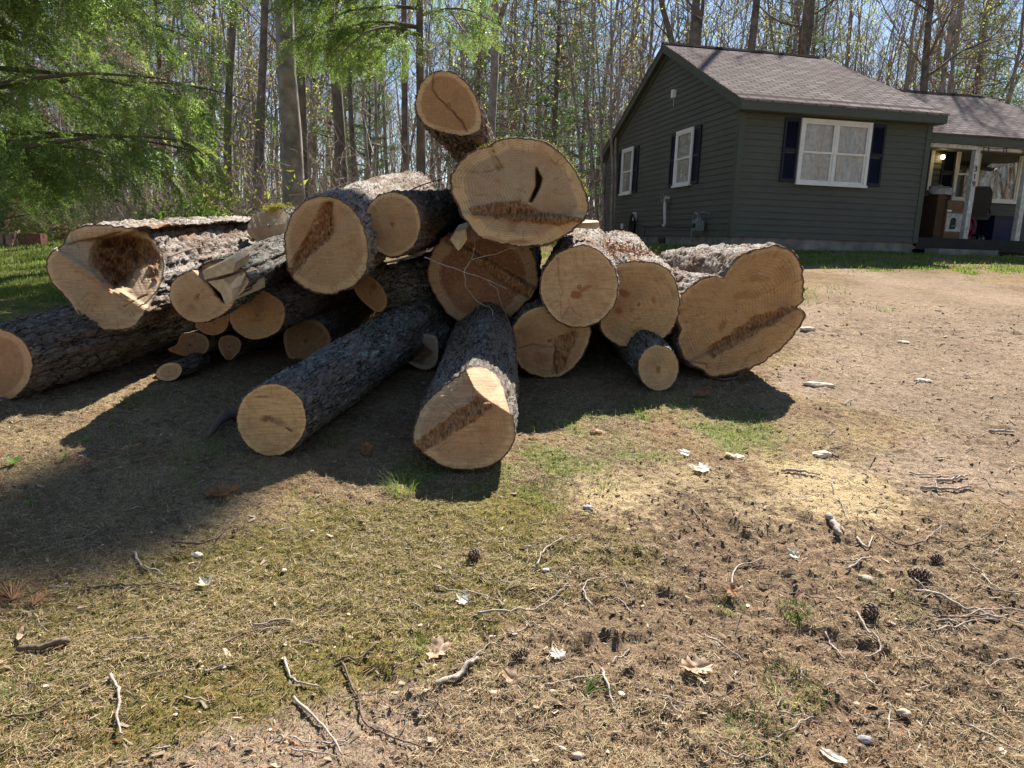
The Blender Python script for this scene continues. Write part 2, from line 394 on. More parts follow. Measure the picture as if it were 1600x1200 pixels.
    o = mk('ground', np.stack([x, y, z], -1), F, g.m, attrs={
        'm1': ('FLOAT_COLOR', np.stack([moss, green, bare, one], -1)), 'm2': ('FLOAT_COLOR', np.stack([clod, forest, np.clip(blobs(x, y, SAND), 0, 1), one], -1))})
    tag(o, kind='structure')
build_ground()

# ------------------------------------------------------------------ blades, straw, crumbs
def scatter_blades(name, label, n, region, length, width, mat, lean, dens=None, curl=.3, lift=0., cat='grass'):
    """thin three-point blades standing or lying on the ground"""
    x0, x1, y0, y1, bias = region
    u = RNG.random(n*3)
    y = (y0**bias+u*(y1**bias-y0**bias))**(1/bias)
    x = (RNG.random(n*3)*(x1-x0)+x0)*y
    if dens is not None:
        k = RNG.random(len(x)) < dens(x, y); x, y = x[k], y[k]
    x, y = x[:n], y[:n]; n = len(x)
    if not n: return
    z = gz(x, y)+gh(x, y)+lift*RNG.random(n)
    th = RNG.random(n)*2*np.pi
    L = length[0]+(length[1]-length[0])*RNG.random(n)**1.5
    W = (width[0]+(width[1]-width[0])*RNG.random(n))*np.maximum(1, y/5.)
    ln = np.clip(lean[0]+(lean[1]-lean[0])*RNG.random(n), 0, np.pi/2)
    dx, dy = np.cos(th)*np.sin(ln), np.sin(th)*np.sin(ln); dz = np.cos(ln)
    D = np.stack([dx, dy, dz], -1)
    sdv = np.stack([-np.sin(th), np.cos(th), th*0], -1)
    tw = (RNG.random(n)-.5)[:, None]*1.2
    side = sdv*np.cos(tw)+np.stack([th*0, th*0, th*0+1], -1)*np.sin(tw)
    P0 = np.stack([x, y, z-.002], -1)
    bend = side*((RNG.random(n)-.5)*curl*L)[:, None] + np.stack([dx, dy, -.5*np.sin(ln)*curl], -1)*(L*.12)[:, None]
    P1 = P0+D*(L*.55)[:, None]+bend*.5
    P2 = P0+D*L[:, None]+bend*-.3
    V = np.stack([P0-side*W[:, None]*.5, P0+side*W[:, None]*.5, P1+side*W[:, None]*.4, P1-side*W[:, None]*.4, P2], 1).reshape(-1, 3)
    b = (np.arange(n)*5)[:, None]
    cv = np.repeat(RNG.random(n), 5)
    o = mk(name, V, [np.concatenate([b, b+1, b+2, b+3], 1), np.concatenate([b+3, b+2, b+4], 1)], mat, smooth=True, attrs={'cv': ('FLOAT', cv)})
    tag(o, label, cat, kind='stuff'); return o
M_STRAW = leafmat('dry_straw', [(.16, .105, .05), (.58, .46, .28)], .25, attr='cv')
M_NEEDLE = leafmat('dead_needles', [(.22, .10, .045), (.46, .26, .13)], .2, attr='cv')
M_GRASS = leafmat('green_grass', [(.075, .12, .025), (.23, .28, .08)], .45, attr='cv')
M_MOSS = leafmat('moss', [(.08, .078, .015), (.27, .25, .06)], .3, attr='cv')
def dm(i, lo_=.0, k=1.):
    def f(x, y):
        m = masks(x, y); return lo_+k*m[i]
    return f
def d_straw(x, y):
    m = masks(x, y); return np.clip(.50-.55*m[2]-.35*m[3]-.05*m[0]+.55*fbm(x*2.2, y*2.2, 0, 91, 4), .03, 1)*(y < 12.5)
scatter_blades('straw_litter', 'dry straw coloured dead grass matted over the yard', 170000, (-.8, .8, 1.45, 9, .35), (.012, .055), (.0010, .0022), M_STRAW, (1.25, 1.55), d_straw, .6, .008)
scatter_blades('dry_grass', 'short standing blades of dry yellow grass in the yard', 26000, (-.8, .8, 1.45, 8, .5), (.015, .05), (.0011, .0022), M_STRAW, (.3, 1.25), d_straw, .5)
scatter_blades('pine_needle_litter', 'reddish brown fallen pine needles strewn over the yard', 30000, (-.8, .8, 1.45, 7, .35), (.02, .07), (.0009, .0015), M_NEEDLE, (1.4, 1.57), None, .3, .01, cat='pine needles')
scatter_blades('moss_patches', 'low olive green moss spread on the near yard', 80000, (-.8, .8, 1.45, 6, .35), (.006, .018), (.0018, .0034), M_MOSS, (.2, 1.1), dm(0, .0, 1.), .3, cat='moss')
scatter_blades('grass', 'short green grass growing around the log pile', 42000, (-.8, .8, 2., 8, .6), (.02, .06), (.0014, .003), M_GRASS, (.1, 1.15), dm(1, -.15, .9), .5)
scatter_blades('lawn_grass', 'bright green lawn grass beside the house and woods', 60000, (-.75, .75, 7.4, 15.5, 1), (.03, .075), (.003, .006), M_GRASS, (.1, .9), dm(1, -.1, 1.1), .4)
def crumbs():
    n = 15000
    y = (1.4**.35+RNG.random(n*2)*(8**.35-1.4**.35))**(1/.35); x = (RNG.random(n*2)*1.6-.8)*y
    m = masks(x, y); k = RNG.random(n*2) < np.clip(.2+.9*m[3]-.3*m[2]-.4*m[0], .02, 1)*np.clip(1.6-y/5, .15, 1); x, y = x[k][:n], y[k][:n]; n = len(x)
    s = (.002+.010*RNG.random(n)**3)*np.maximum(1, y/4)
    base = np.array([(1, 0, 0), (-.5, .87, 0), (-.5, -.87, 0), (.2, .1, .5), (0, 0, -.5)])
    V = base[None]*(1+.7*(RNG.random((n, 5, 3))-.5))*s[:, None, None]
    th = RNG.random(n)*6.28; c, s_ = np.cos(th)[:, None], np.sin(th)[:, None]
    V = np.stack([V[..., 0]*c-V[..., 1]*s_, V[..., 0]*s_+V[..., 1]*c, V[..., 2]], -1)+np.stack([x, y, gz(x, y)+gh(x, y)+s*.2], -1)[:, None]
    b = (np.arange(n)*5)[:, None, None]
    F = (np.array([(0, 1, 3), (1, 2, 3), (2, 0, 3), (1, 0, 4), (2, 1, 4), (0, 2, 4)])[None]+b).reshape(-1, 3)
    g = N('soil_crumbs', .95, .1); cv = g.attr('cv')
    g.col(g.mix(cv, (.13, .09, .062), (.32, .24, .165)))
    tag(mk('soil_crumbs', V.reshape(-1, 3), F, g.m, smooth=False, attrs={'cv': ('FLOAT', np.repeat(RNG.random(n), 5))}), 'crumbly brown soil scattered across the bare yard', 'soil', kind='stuff')
    # bark flecks and chips too small and too many to count
    n = 16000
    y = (1.4**.5+RNG.random(n)*(9**.5-1.4**.5))**2; x = (RNG.random(n)*1.6-.8)*y
    L = (.004+.015*RNG.random(n)**4)*np.maximum(1, y/4); W = L*(.12+.4*RNG.random(n)**2); th = RNG.random(n)*6.28
    a = np.stack([np.cos(th), np.sin(th), (RNG.random(n)-.5)*.8], -1); b_ = np.stack([-np.sin(th), np.cos(th), (RNG.random(n)-.5)*.8], -1)
    c0 = np.stack([x, y, gz(x, y)+gh(x, y)+.004], -1)
    up = np.array([0, 0, .0015])
    P = [c0-a*L[:, None]-b_*W[:, None], c0+a*L[:, None]*.8-b_*W[:, None]*.6, c0+a*L[:, None]+b_*W[:, None]*.5, c0-a*L[:, None]*.7+b_*W[:, None]]
    V = np.stack([*P, *[p+up for p in P]], 1)
    bb = (np.arange(n)*8)[:, None, None]
    F = (np.array([(3, 2, 1, 0), (4, 5, 6, 7), (0, 1, 5, 4), (1, 2, 6, 5), (2, 3, 7, 6), (3, 0, 4, 7)])[None]+bb).reshape(-1, 4)
    g = N('chip_flecks', .9, .1); cv = g.attr('cv')
    g.col(g.mix(cv, (.14, .095, .06), (.46, .36, .25)))
    tag(mk('bark_debris', V.reshape(-1, 3), F, g.m, smooth=False, attrs={'cv': ('FLOAT', np.repeat(RNG.random(n)**2.2, 8))}), 'tiny bark flecks and chips littering the whole yard', 'debris', kind='stuff')
crumbs()

# ------------------------------------------------------------------ the house
HX, HY, HA, HZ = 4.168, 14.694, .2002, 1.46
house = empty('house', (HX, HY, HZ), HA, label='dark green clapboard house with grey shingle roofs and a covered porch', cat='house')
def hmat(m): return m
def siding_mat(name, c1):
    g = N(name, .62, .3); v = g.co()
    n1 = g.noise(g.map(v, (1, 1, 6)), 6, 4); n2 = g.noise(v, 1.3, 3); n3 = g.noise(v, 60, 2)
    c = g.mix(1., (*c1,), g.math('ADD', g.ramp(n1, .3, .7, .88, 1.12), g.ramp(n2, .3, .7, -.1, .1)), 'MULTIPLY')
    c = g.mix(g.ramp(n3, .62, .75, 0, .25), c, (.14, .14, .11))
    g.col(c); g.bump(n3, .15, .004); return g.m
M_SID = siding_mat('green_siding', (.078, .082, .066))
M_TRIMG = siding_mat('green_trim', (.070, .082, .062))
M_WHITE = simple('white_paint', (.72, .71, .68), .5, .08, 9, .05)
M_GWHITE = simple('weathered_white_paint', (.50, .48, .45), .7, .3, 14, .2)
M_NAVY = simple('navy_shutter', (.008, .010, .024), .45, .2, 5)
M_CONC = simple('foundation_concrete', (.20, .19, .17), .9, .35, 5, .3)
M_DARK = simple('dark_stained_boards', (.022, .020, .018), .7, .3, 6)
M_BLACK = simple('black_plastic', (.012, .012, .013), .45, .2, 9)
M_METAL = simple('grey_painted_metal', (.17, .18, .17), .5, .25, 9)
def shingle_mat():
    g = N('asphalt_shingles', 1., .0); v = g.co('UV')
    br = g.n('ShaderNodeTexBrick'); g.l(v, br.inputs[0]); br.offset = .5
    br.inputs['Scale'].default_value = 1.; br.inputs['Brick Width'].default_value = .30; br.inputs['Row Height'].default_value = .14
    br.inputs['Mortar Size'].default_value = .02; br.inputs['Mortar Smooth'].default_value = .3; br.inputs['Bias'].default_value = 0
    br.inputs[1].default_value = (.155, .130, .118, 1); br.inputs[2].default_value = (.26, .222, .205, 1); br.inputs[3].default_value = (.06, .048, .044, 1)
    o = g.co(); n1 = g.noise(o, 70, 4, .7); n2 = g.noise(g.map(o, (1, .4, 1)), 2.2, 4); n3 = g.noise(o, 9, 3)
    c = g.mix(g.ramp(n1, .42, .65, 0, .35), br.outputs[0], (.30, .26, .24))
    c = g.mix(g.ramp(n2, .42, .66, 0, .5), c, (.13, .105, .095))
    c = g.mix(g.ramp(g.noise(o, 5.5, 6, .75), .66, .70, 0, .8), c, (.05, .04, .035))
    c = g.mix(g.ramp(n3, .68, .74, 0, .6), c, (.30, .28, .26))
    g.col(c); g.bump(g.math('ADD', br.outputs[1], g.math('MULTIPLY', n1, -.4)), -.6, .012); return g.m
M_SHIN = shingle_mat()
M_RIDGE = simple('dark_ridge_vent', (.040, .032, .030), 1., .3, 20, spec=0.)
def hb(name, mat, *boxes, parent=house, smooth=False):
    m = MB()
    for b in boxes: m.box(b[0], b[1], b[2], b[3], b[4]-HZ, b[5]-HZ)
    return m.build(name, mat, parent, smooth)
ZB, ZS = 1.70, 4.10
RZ, RS, PIT = 6.075, 3.755, .463
WW, LL = 4.126, 8.1
def clap(name, mat, ax, fixed, a0f, a1f, z0, z1, sgn, parent=house, ex=.122):
    """overlapping boards: ax 't' wall runs along x at y=fixed, 's' along y at x=fixed; sgn the outward side"""
    m = MB(); z = z0
    while z < z1-.01:
        zt = min(z+ex, z1); a0, a1 = a0f((z+zt)/2), a1f((z+zt)/2)
        if a1-a0 > .05:
            lo_, hi = fixed+sgn*.021, fixed+sgn*.004
            def P(a, o, zz): return (a, o, zz-HZ) if ax == 't' else (o, a, zz-HZ)
            a0b, a1b, a0t, a1t = a0f(z), a1f(z), a0f(zt), a1f(zt)
            m.quad(P(a0b, lo_, z), P(a1b, lo_, z), P(a1t, hi, zt), P(a0t, hi, zt))
            m.quad(P(a0b, fixed, z), P(a1b, fixed, z), P(a1b, lo_, z), P(a0b, lo_, z))
        z = zt
    return m.build(name, mat, parent)
hb('foundation', M_CONC, (.03, WW-.03, .03, .3, 1.0, ZB), (.03, .3, .3, LL, 1.0, ZB), (.3, 9.0, LL-.3, LL-.03, 1, ZB), (WW-.3, WW-.03, .3, 1.9, 1, ZB))
hb('foundation_vent', M_BLACK, (.0, .028, 3.30, 3.66, 1.53, 1.66))
hb('wall_core', M_SID, (.02, WW-.02, .02, LL-.02, ZB+.01, 4.02))
clap('front_wall', M_SID, 't', 0., lambda z: .09, lambda z: WW-.09, ZB, ZS-.0, -1)
gl = lambda z: max(.09, (z-4.19)/PIT-.3+.05)
gr = lambda z: min(LL-.09, 2*RS-((z-4.19)/PIT-.3+.05)) if z > 4.05 else LL-.09
clap('gable_wall', M_SID, 's', 0., gl, gr, ZB, RZ-.1, -1)
m = MB(); s_ = [0.02, RS, LL]; V = []
m.add([(0.004, .0, 4.05-HZ), (.004, LL, 4.05-HZ), (.004, RS, RZ-.12-HZ)], np.array([[0, 2, 1]])); m.build('gable_backing', M_SID, house)
clap('side_wall', M_SID, 's', WW, lambda z: .09, lambda z: 1.78, ZB, 3.9, 1)
hb('corner_board', M_TRIMG, (-.028, .09, -.028, .0, ZB-.01, ZS), (-.028, .0, .0, .09, ZB-.01, ZS+.1))
hb('corner_board', M_TRIMG, (WW-.09, WW+.028, -.028, 0, ZB-.01, ZS), (WW, WW+.028, 0, .09, ZB-.01, ZS-.1))
hb('corner_board', M_TRIMG, (-.028, 0, LL-.09, LL+.028, ZB-.01, 4.05))
hb('frieze_board', M_TRIMG, (.0, WW, -.032, -.0225, ZS-.12, ZS+.03))
def roof(name, poly, thick, parent=house, uvo=0):
    """poly: 4 corners (x, y, z abs), front eave first; makes a slab with uv in metres"""
    P = np.array(poly, float); P[:, 2] -= HZ
    nx, ny = 60, 44
    u = np.linspace(0, 1, nx); v = np.linspace(0, 1, ny)
    U_, V_ = np.meshgrid(u, v)
    top = (P[0]*((1-U_)*(1-V_))[..., None]+P[1]*(U_*(1-V_))[..., None]+P[2]*(U_*V_)[..., None]+P[3]*((1-U_)*V_)[..., None])
    uv = np.stack([top[..., 0], np.hypot(top[..., 1], top[..., 2]-P[0][2])], -1)
    sag = .008*fbm(top[..., 0]*.8, top[..., 1]*.8, 0, 3)
    top[..., 2] += sag; top = top.reshape(-1, 3); bot = top-[0, 0, thick]; k = nx*ny
    i = np.arange(ny-1)[:, None]*nx; j = np.arange(nx-1)[None]
    F = np.stack([i+j, i+j+1, i+nx+j+1, i+nx+j], -1).reshape(-1, 4)
    per = np.concatenate([np.arange(nx), np.arange(1, ny)*nx+nx-1, (ny-1)*nx+np.arange(nx-2, -1, -1), np.arange(ny-2, 0, -1)*nx])
    pn = np.roll(per, -1)
    Fs = np.stack([per, per+k, pn+k, pn], -1)
    me = mesh_data(name, np.vstack([top, bot]), [np.vstack([F, F[:, ::-1]+k, Fs])], M_SHIN, smooth=False)
    ul = me.uv_layers.new(name='UVMap'); vi = np.empty(len(me.loops), np.int32); me.loops.foreach_get('vertex_index', vi)
    uvv = np.vstack([uv.reshape(-1, 2)]*2)[vi]; ul.data.foreach_set('uv', uvv.astype(np.float32).ravel())
    return ob(name, me, parent)
ze = RZ-PIT*(RS+.3)
roof('roof', [(-.19, -.3, ze), (4.26, -.3, ze), (4.02, RS, RZ), (-.19, RS, RZ)], .035)
roof('roof', [(4.02, 2*RS+.75, RZ-PIT*(RS+.75)), (-.19, 2*RS+.75, RZ-PIT*(RS+.75)), (-.19, RS, RZ), (4.02, RS, RZ)], .035)
m = MB()
for k in range(1):
    m.add([(-.2, RS-.13, RZ-.045-HZ+.0), (3.85, RS-.13, RZ-.045-HZ), (3.85, RS, RZ+.035-HZ), (-.2, RS, RZ+.035-HZ), (-.2, RS+.13, RZ-.045-HZ), (3.85, RS+.13, RZ-.045-HZ)], np.array([[0, 1, 2, 3], [3, 2, 5, 4]]))
m.build('ridge_cap', M_RIDGE, house)
hb('fascia', M_TRIMG, (-.17, 4.235, -.285, -.262, ze-.19, ze-.037), (-.17, 4.235, -.262, -.245, ze-.19, ze-.09), (4.212, 4.235, -.26, .1, ze-.19, ze-.04))
hb('soffit', M_TRIMG, (-.15, 4.21, -.244, -.03, ze-.20, ze-.185))
# rake boards on the gable
def slopebox(m, x0, x1, ya, za, yb, zb_, dz0, dz1):
    V = [(x, y, z-HZ+d_) for x in (x0, x1) for (y, z) in ((ya, za), (yb, zb_)) for d_ in (dz0, dz1)]
    m.add(V, np.array([(0, 1, 3, 2), (4, 6, 7, 5), (0, 4, 5, 1), (2, 3, 7, 6), (0, 2, 6, 4), (1, 5, 7, 3)]))
yb = 2*RS+.72; zb2 = RZ-PIT*(RS+.72)
for (ya, za), (y2, z2) in (((-.28, ze+.009), (RS, RZ)), ((yb, zb2), (RS, RZ))):
    m = MB(); slopebox(m, -.175, -.15, ya, za, y2, z2, -.20, -.037); slopebox(m, -.15, -.03, ya, za, y2, z2, -.15, -.13); slopebox(m, -.045, -.022, ya+.1*np.sign(y2-ya), za+.046, y2, z2, -.26, -.131)
    m.build('rake_board', M_TRIMG, house)
hb('fascia', M_TRIMG, (-.17, 4.0, yb+.01, yb+.03, zb2-.2, zb2-.04))

def glass_mat(name, tint, rough=.03):
    g = N(name, rough, .8); g.col(tint); g.b.inputs['Alpha'].default_value = 1.; return g.m
def pane_mat():
    g = N('window_glass', .02, .5)
    tr = g.n('ShaderNodeBsdfTransparent'); gl_ = g.n('ShaderNodeBsdfGlossy'); gl_.inputs['Roughness'].default_value = .02
    fr = g.n('ShaderNodeLayerWeight'); fr.inputs[0].default_value = .35
    ms = g.n('ShaderNodeMixShader'); g.l(g.ramp(fr.outputs['Fresnel'], 0, 1, .05, .45), ms.inputs[0]); g.l(tr.outputs[0], ms.inputs[1]); g.l(gl_.outputs[0], ms.inputs[2]); g.l(ms.outputs[0], g.out.inputs[0]); return g.m
M_PANE = pane_mat()
M_ROOM = simple('unlit_room_sheet', (.02, .019, .018), .9, .3, 3)
def curtain_mat():
    g = N('curtain_cloth', .9, .1); v = g.co(); n = g.noise(v, 14, 3)
    g.col(g.mix(g.ramp(n, .3, .7), (.36, .36, .35), (.55, .55, .53))); return g.m
M_CURT = curtain_mat()
def window(ax, fixed, sgn, a0, a1, z0, z1, units, parent=house, curtain=True, shut=None, label=None):
    """frame > sashes; ax 't' along x"""
    T = (lambda x0, x1, y0, y1, z0_, z1_: (x0, x1, min(fixed+sgn*y0, fixed+sgn*y1), max(fixed+sgn*y0, fixed+sgn*y1), z0_-HZ, z1_-HZ)) if ax == 't' else \
        (lambda x0, x1, y0, y1, z0_, z1_: (min(fixed+sgn*y0, fixed+sgn*y1), max(fixed+sgn*y0, fixed+sgn*y1), x0, x1, z0_-HZ, z1_-HZ))
    W_ = MB(); c = .06
    W_.box(*T(a0, a0+c, .0, .080, z0, z1)); W_.box(*T(a1-c, a1, .0, .080, z0, z1)); W_.box(*T(a0+c, a1-c, .0, .080, z1-c, z1)); W_.box(*T(a0+c, a1-c, .0, .080, z0, z0+c*.8))
    wnd = W_.build('window', M_WHITE, parent)
    if label: wnd['label'] = label
    S = MB(); S.box(*T(a0-.015, a1+.015, .080, .105, z0-.012, z0+.03)); S.build('sill', M_WHITE, wnd)
    tot = sum(u[0] for u in units); x = a0+c; wid = (a1-a0-2*c)
    for k, (wr, kind) in enumerate(units):
        w_ = wid*wr/tot; xl, xr = x, x+w_
        if k: xl += .025
        if k < len(units)-1: xr -= .025
        if k < len(units)-1:
            m = MB(); m.box(*T(xr, xr+.05, .0, .078, z0+c*.8, z1-c)); m.build('mullion', M_WHITE, wnd)
        zl, zh = z0+c*.8, z1-c; zm = (zl+zh)/2; f = .038
        m = MB()
        def sash(za, zb_, y0, y1):
            m.box(*T(xl, xl+f, y0, y1, za, zb_)); m.box(*T(xr-f, xr, y0, y1, za, zb_)); m.box(*T(xl+f, xr-f, y0, y1, zb_-f, zb_)); m.box(*T(xl+f, xr-f, y0, y1, za, za+f))
        if kind == 'dh': sash(zm-.018, zh, .050, .068); sash(zl, zm+.018, .028, .0495)
        else: sash(zl, zh, .035, .06)
        m.build('sash', M_WHITE, wnd)
        m = MB()
        if kind == 'dh': m.box(*T(xl+f-.003, xr-f+.003, .058, .061, zm+.018, zh-f+.002)); m.box(*T(xl+f-.003, xr-f+.003, .037, .040, zl+f-.002, zm-.018))
        else: m.box(*T(xl+f-.003, xr-f+.003, .045, .048, zl+f-.002, zh-f+.002))
        m.build('pane', M_PANE, wnd)
        # curtain with folds, or a dark sheet painted for the unlit room, just behind the glass
        m = MB(); nf = 240; aa = np.linspace(xl+.01, xr-.01, nf)
        oo = .0255+(.0008*np.sin(aa*75+np.sin(aa*9)*2)+.0007*np.sin(aa*31+1) if curtain else 0*aa)
        zz = (zl, zh)
        V = [(a, fixed+sgn*o_, z-HZ) if ax == 't' else (fixed+sgn*o_, a, z-HZ) for z in zz for a, o_ in zip(aa, oo+0*aa+(.0 if curtain else .0))]
        j = np.arange(nf-1); m.add(V, np.stack([j, j+1, j+nf+1, j+nf], -1)); m.build('curtain' if curtain else 'unlit_room_sheet', M_CURT if curtain else M_ROOM, wnd)
        x += w_
    return wnd
def shutter(ax, fixed, sgn, a0, a1, z0, z1, parent=house):
    T = (lambda x0, x1, y0, y1, z0_, z1_: (x0, x1, min(fixed+sgn*y0, fixed+sgn*y1), max(fixed+sgn*y0, fixed+sgn*y1), z0_-HZ, z1_-HZ)) if ax == 't' else \
        (lambda x0, x1, y0, y1, z0_, z1_: (min(fixed+sgn*y0, fixed+sgn*y1), max(fixed+sgn*y0, fixed+sgn*y1), x0, x1, z0_-HZ, z1_-HZ))
    m = MB(); f = .045
    m.box(*T(a0, a0+f, .022, .05, z0, z1)); m.box(*T(a1-f, a1, .022, .05, z0, z1))
    zm = (z0+z1)/2
    for za, zb_ in ((z0, z0+f*1.3), (zm-f*.6, zm+f*.6), (z1-f*1.3, z1)): m.box(*T(a0+f, a1-f, .022, .049, za, zb_))
    sh = m.build('shutter', M_NAVY, parent)
    sl = MB(); z = z0+f*1.3
    while z < z1-f*1.3-.02:
        if abs(z+.015-zm) > f*.9:
            q = [(a, fixed+sgn*o_, zz-HZ) if ax == 't' else (fixed+sgn*o_, a, zz-HZ) for (a, o_, zz) in ((a0+f, .045, z), (a1-f, .045, z), (a1-f, .024, z+.034), (a0+f, .024, z+.034))]
            sl.quad(*q)
        z += .032
    sl.build('slats', M_NAVY, sh)
shutter2 = shutter
window('t', 0, -1, 1.237, 2.767, 2.74, 3.965, [(1, 'dh'), (1, 'dh')])
shutter2('t', 0, -1, .90, 1.225, 2.77, 3.955); shutter2('t', 0, -1, 2.78, 3.10, 2.77, 3.955)
window('s', 0, -1, 1.973, 2.86, 2.783, 4.0, [(1, 'dh')]); shutter2('s', 0, -1, 1.63, 1.96, 2.80, 3.99); shutter2('s', 0, -1, 2.872, 3.20, 2.80, 3.99)
window('s', 0, -1, 5.66, 6.51, 2.783, 4.0, [(1, 'dh')]); shutter2('s', 0, -1, 5.32, 5.648, 2.80, 3.99); shutter2('s', 0, -1, 6.52, 6.85, 2.80, 3.99)
# things fixed to the gable wall
m = MB(); m.box(-.09, -.02, 3.17, 3.30, 4.80-HZ, 4.97-HZ); m.tube([(-.03, 3.25, 4.80-HZ), (-.03, 3.26, 4.6-HZ)], .006, 5); m.build('utility_box', M_WHITE, house)
m = MB()
m.tube(resamp([(-.02, 3.1, 2.55-HZ), (-.12, 3.1, 2.57-HZ), (-.13, 3.1, 2.45-HZ), (-.13, 3.06, 2.2-HZ), (-.13, 3.02, 1.99-HZ), (-.15, 2.98, 1.93-HZ), (-.2, 2.94, 1.93-HZ)], 5), .035, 10)
m.build('vent_pipe', M_GWHITE, house, True)
m = MB(); m.tube([(-.03, 3.5, 2.42-HZ), (-.45, 2.6, 2.62-HZ)], .008, 5); m.tube([(-.03, 3.2, 2.40-HZ), (-.5, 2.35, 2.60-HZ)], .008, 5); m.tube([(-.25, 3.05, 2.50-HZ), (-.25, 2.8, 2.5-HZ)], .008, 5); m.build('clothes_bracket', M_GWHITE, house)
gm = empty('gas_meter', (0, 0, 0)); gm.parent = house
m = MB(); m.lathe([(0, -.09), (.10, -.09), (.125, -.05), (.125, .05), (.10, .09), (0, .09)], (-.17, 1.12, 1.93-HZ), 'x', 18); m.box(-.25, -.10, 1.0, 1.24, 1.80-HZ, 2.0-HZ); m.build('meter_body', M_METAL, gm)
m = MB(); m.lathe([(0, -.03), (.05, -.03), (.05, .03), (0, .03)], (-.265, 1.12, 1.90-HZ), 'x', 14); m.build('dial', M_BLACK, gm)
m = MB(); m.tube(resamp([(-.17, 1.05, 2.02-HZ), (-.17, 1.05, 2.14-HZ), (-.17, .92, 2.17-HZ), (-.02, .86, 2.14-HZ)], 4), .018, 8); m.tube(resamp([(-.17, 1.19, 2.02-HZ), (-.17, 1.19, 2.15-HZ), (-.17, 1.38, 2.15-HZ), (-.17, 1.42, 1.9-HZ), (-.17, 1.42, 1.46-HZ)], 4), .018, 8)
m.lathe([(0, -.02), (.06, -.02), (.06, .02), (0, .02)], (-.17, 1.22, 2.15-HZ), 'z', 12); m.build('gas_pipe', M_METAL, gm, True)
m = MB()
for k in range(7):
    th = np.linspace(0, 2*np.pi, 30); r = .15+.012*k
    m.tube(np.stack([-.05-.012*k+0*th, 5.27+r*np.cos(th)*.8, 1.93-HZ+r*1.45*np.sin(th)], -1), .011, 6, False)
m.build('coiled_hose', M_BLACK, house, True)
hb('hose_hanger', M_GWHITE, (-.09, -.02, 5.2, 5.33, 2.08, 2.30)); hb('outlet_box', M_WHITE, (-.06, -.02, 6.2, 6.31, 1.88, 2.02))
m = MB(); m.tube(resamp([(-.03, 4.9, 1.98-HZ), (-.03, 4.2, 1.90-HZ), (-.03, 3.4, 1.93-HZ), (-.03, 2.4, 1.88-HZ), (-.03, 1.5, 1.92-HZ)], 5), .007, 5); m.tube([(-.05, 4.45, 1.94-HZ), (-.07, 4.5, 1.5-HZ)], .01, 5); m.build('cable', M_BLACK, house)

# --- porch wing
WE = 9.1
hb('porch_wing_core', M_SID, (WW+.02, WE, 1.82, LL-.02, ZB, 3.9))
clap('porch_wall', M_SID, 't', 1.8, lambda z: WW+.01, lambda z: WE, 1.82, 4.15, -1)
roof('roof', [(4.05, -.0, 3.89), (8.95, 0, 3.89), (8.2, 3.1, 5.325), (4.05, 3.1, 5.325)], .035)
roof('roof', [(8.3, 6.4, 3.8), (4.05, 6.4, 3.8), (4.05, 3.1, 5.325), (8.2, 3.1, 5.325)], .035)
m = MB(); m.add([(4.3, 2.98, 5.275-HZ), (8.0, 2.98, 5.275-HZ), (8.0, 3.1, 5.36-HZ), (4.3, 3.1, 5.36-HZ)], np.array([[0, 1, 2, 3]])); m.build('ridge_cap', M_RIDGE, house)
hb('porch_fascia', M_TRIMG, (WW+.031, 8.9, .02, .045, 3.70, 3.852), (WW+.03, 8.9, .045, .07, 3.735, 3.851))
hb('porch_beam', M_GWHITE, (WW+.03, 8.9, .10, .24, 3.62, 3.70))
hb('porch_ceiling', M_SID, (WW+.03, 8.9, .24, 1.79, 3.80, 3.83))
m = MB(); m.add([(9.0, .3, 3.8-HZ), (9.0, 5.8, 3.8-HZ), (8.3, 3.1, 5.25-HZ)], np.array([[0, 1, 2]])); m.build('porch_gable', M_SID, house)
hb('porch_deck', M_DARK, *[(WW+.03, 9.3, .03+k*.14, .03+k*.14+.132, 1.78, 1.82) for k in range(13)], (WW+.03, 9.3, .0, .028, 1.58, 1.80))
hb('deck_shade_panel', M_BLACK, (WW+.2, 9.3, .3, .33, 1.2, 1.58))  # black panel standing in for the shade under the deck
for x in (5.40, 6.68, 7.95):
    p = hb('porch_post', M_GWHITE, (x-.055, x+.055, .11, .22, 1.82, 3.62))
    if x == 5.40: POST1 = p
def digits():
    z = 3.30
    for ch in '319':
        cu = bpy.data.curves.new('digit_text', 'FONT'); cu.body = ch; cu.size = .155; cu.extrude = .003; cu.align_x = 'CENTER'; cu.offset = .002
        t = bpy.data.objects.new('tmp_text', cu); C.objects.link(t); bpy.context.view_layer.update()
        me = bpy.data.meshes.new_from_object(t.evaluated_get(bpy.context.evaluated_depsgraph_get())); bpy.data.objects.remove(t)
        me.materials.clear(); me.materials.append(M_BLACK)
        o = ob('house_number', me, POST1); o.rotation_euler = (math.pi/2, 0, 0); o.location = (5.40, .105, z-HZ-.11); z -= .15
digits()
window('t', 1.8, -1, 6.34, 8.68, 2.72, 3.93, [(.52, 'dh'), (1.15, 'pic'), (.52, 'dh')], curtain=False)
shutter2('t', 1.8, -1, 5.99, 6.33, 2.75, 3.92)
d_ = hb('porch_door', M_DARK, (4.75, 5.66, 1.765, 1.78, 1.84, 3.86))
m = MB(); m.lathe([(0, -.03), (.025, -.03), (.03, 0), (.02, .02), (0, .03)], (5.58, 1.74, 2.8-HZ), 'y', 12); m.build('door_handle', M_METAL, d_)
hb('door_trim', M_WHITE, (5.67, 5.76, 1.75, 1.785, 2.0, 3.97), (4.66, 5.67, 1.75, 1.785, 3.88, 3.97))
hb('corner_trim', M_GWHITE, (WW+.03, WW+.10, .25, .31, 1.83, 3.61))
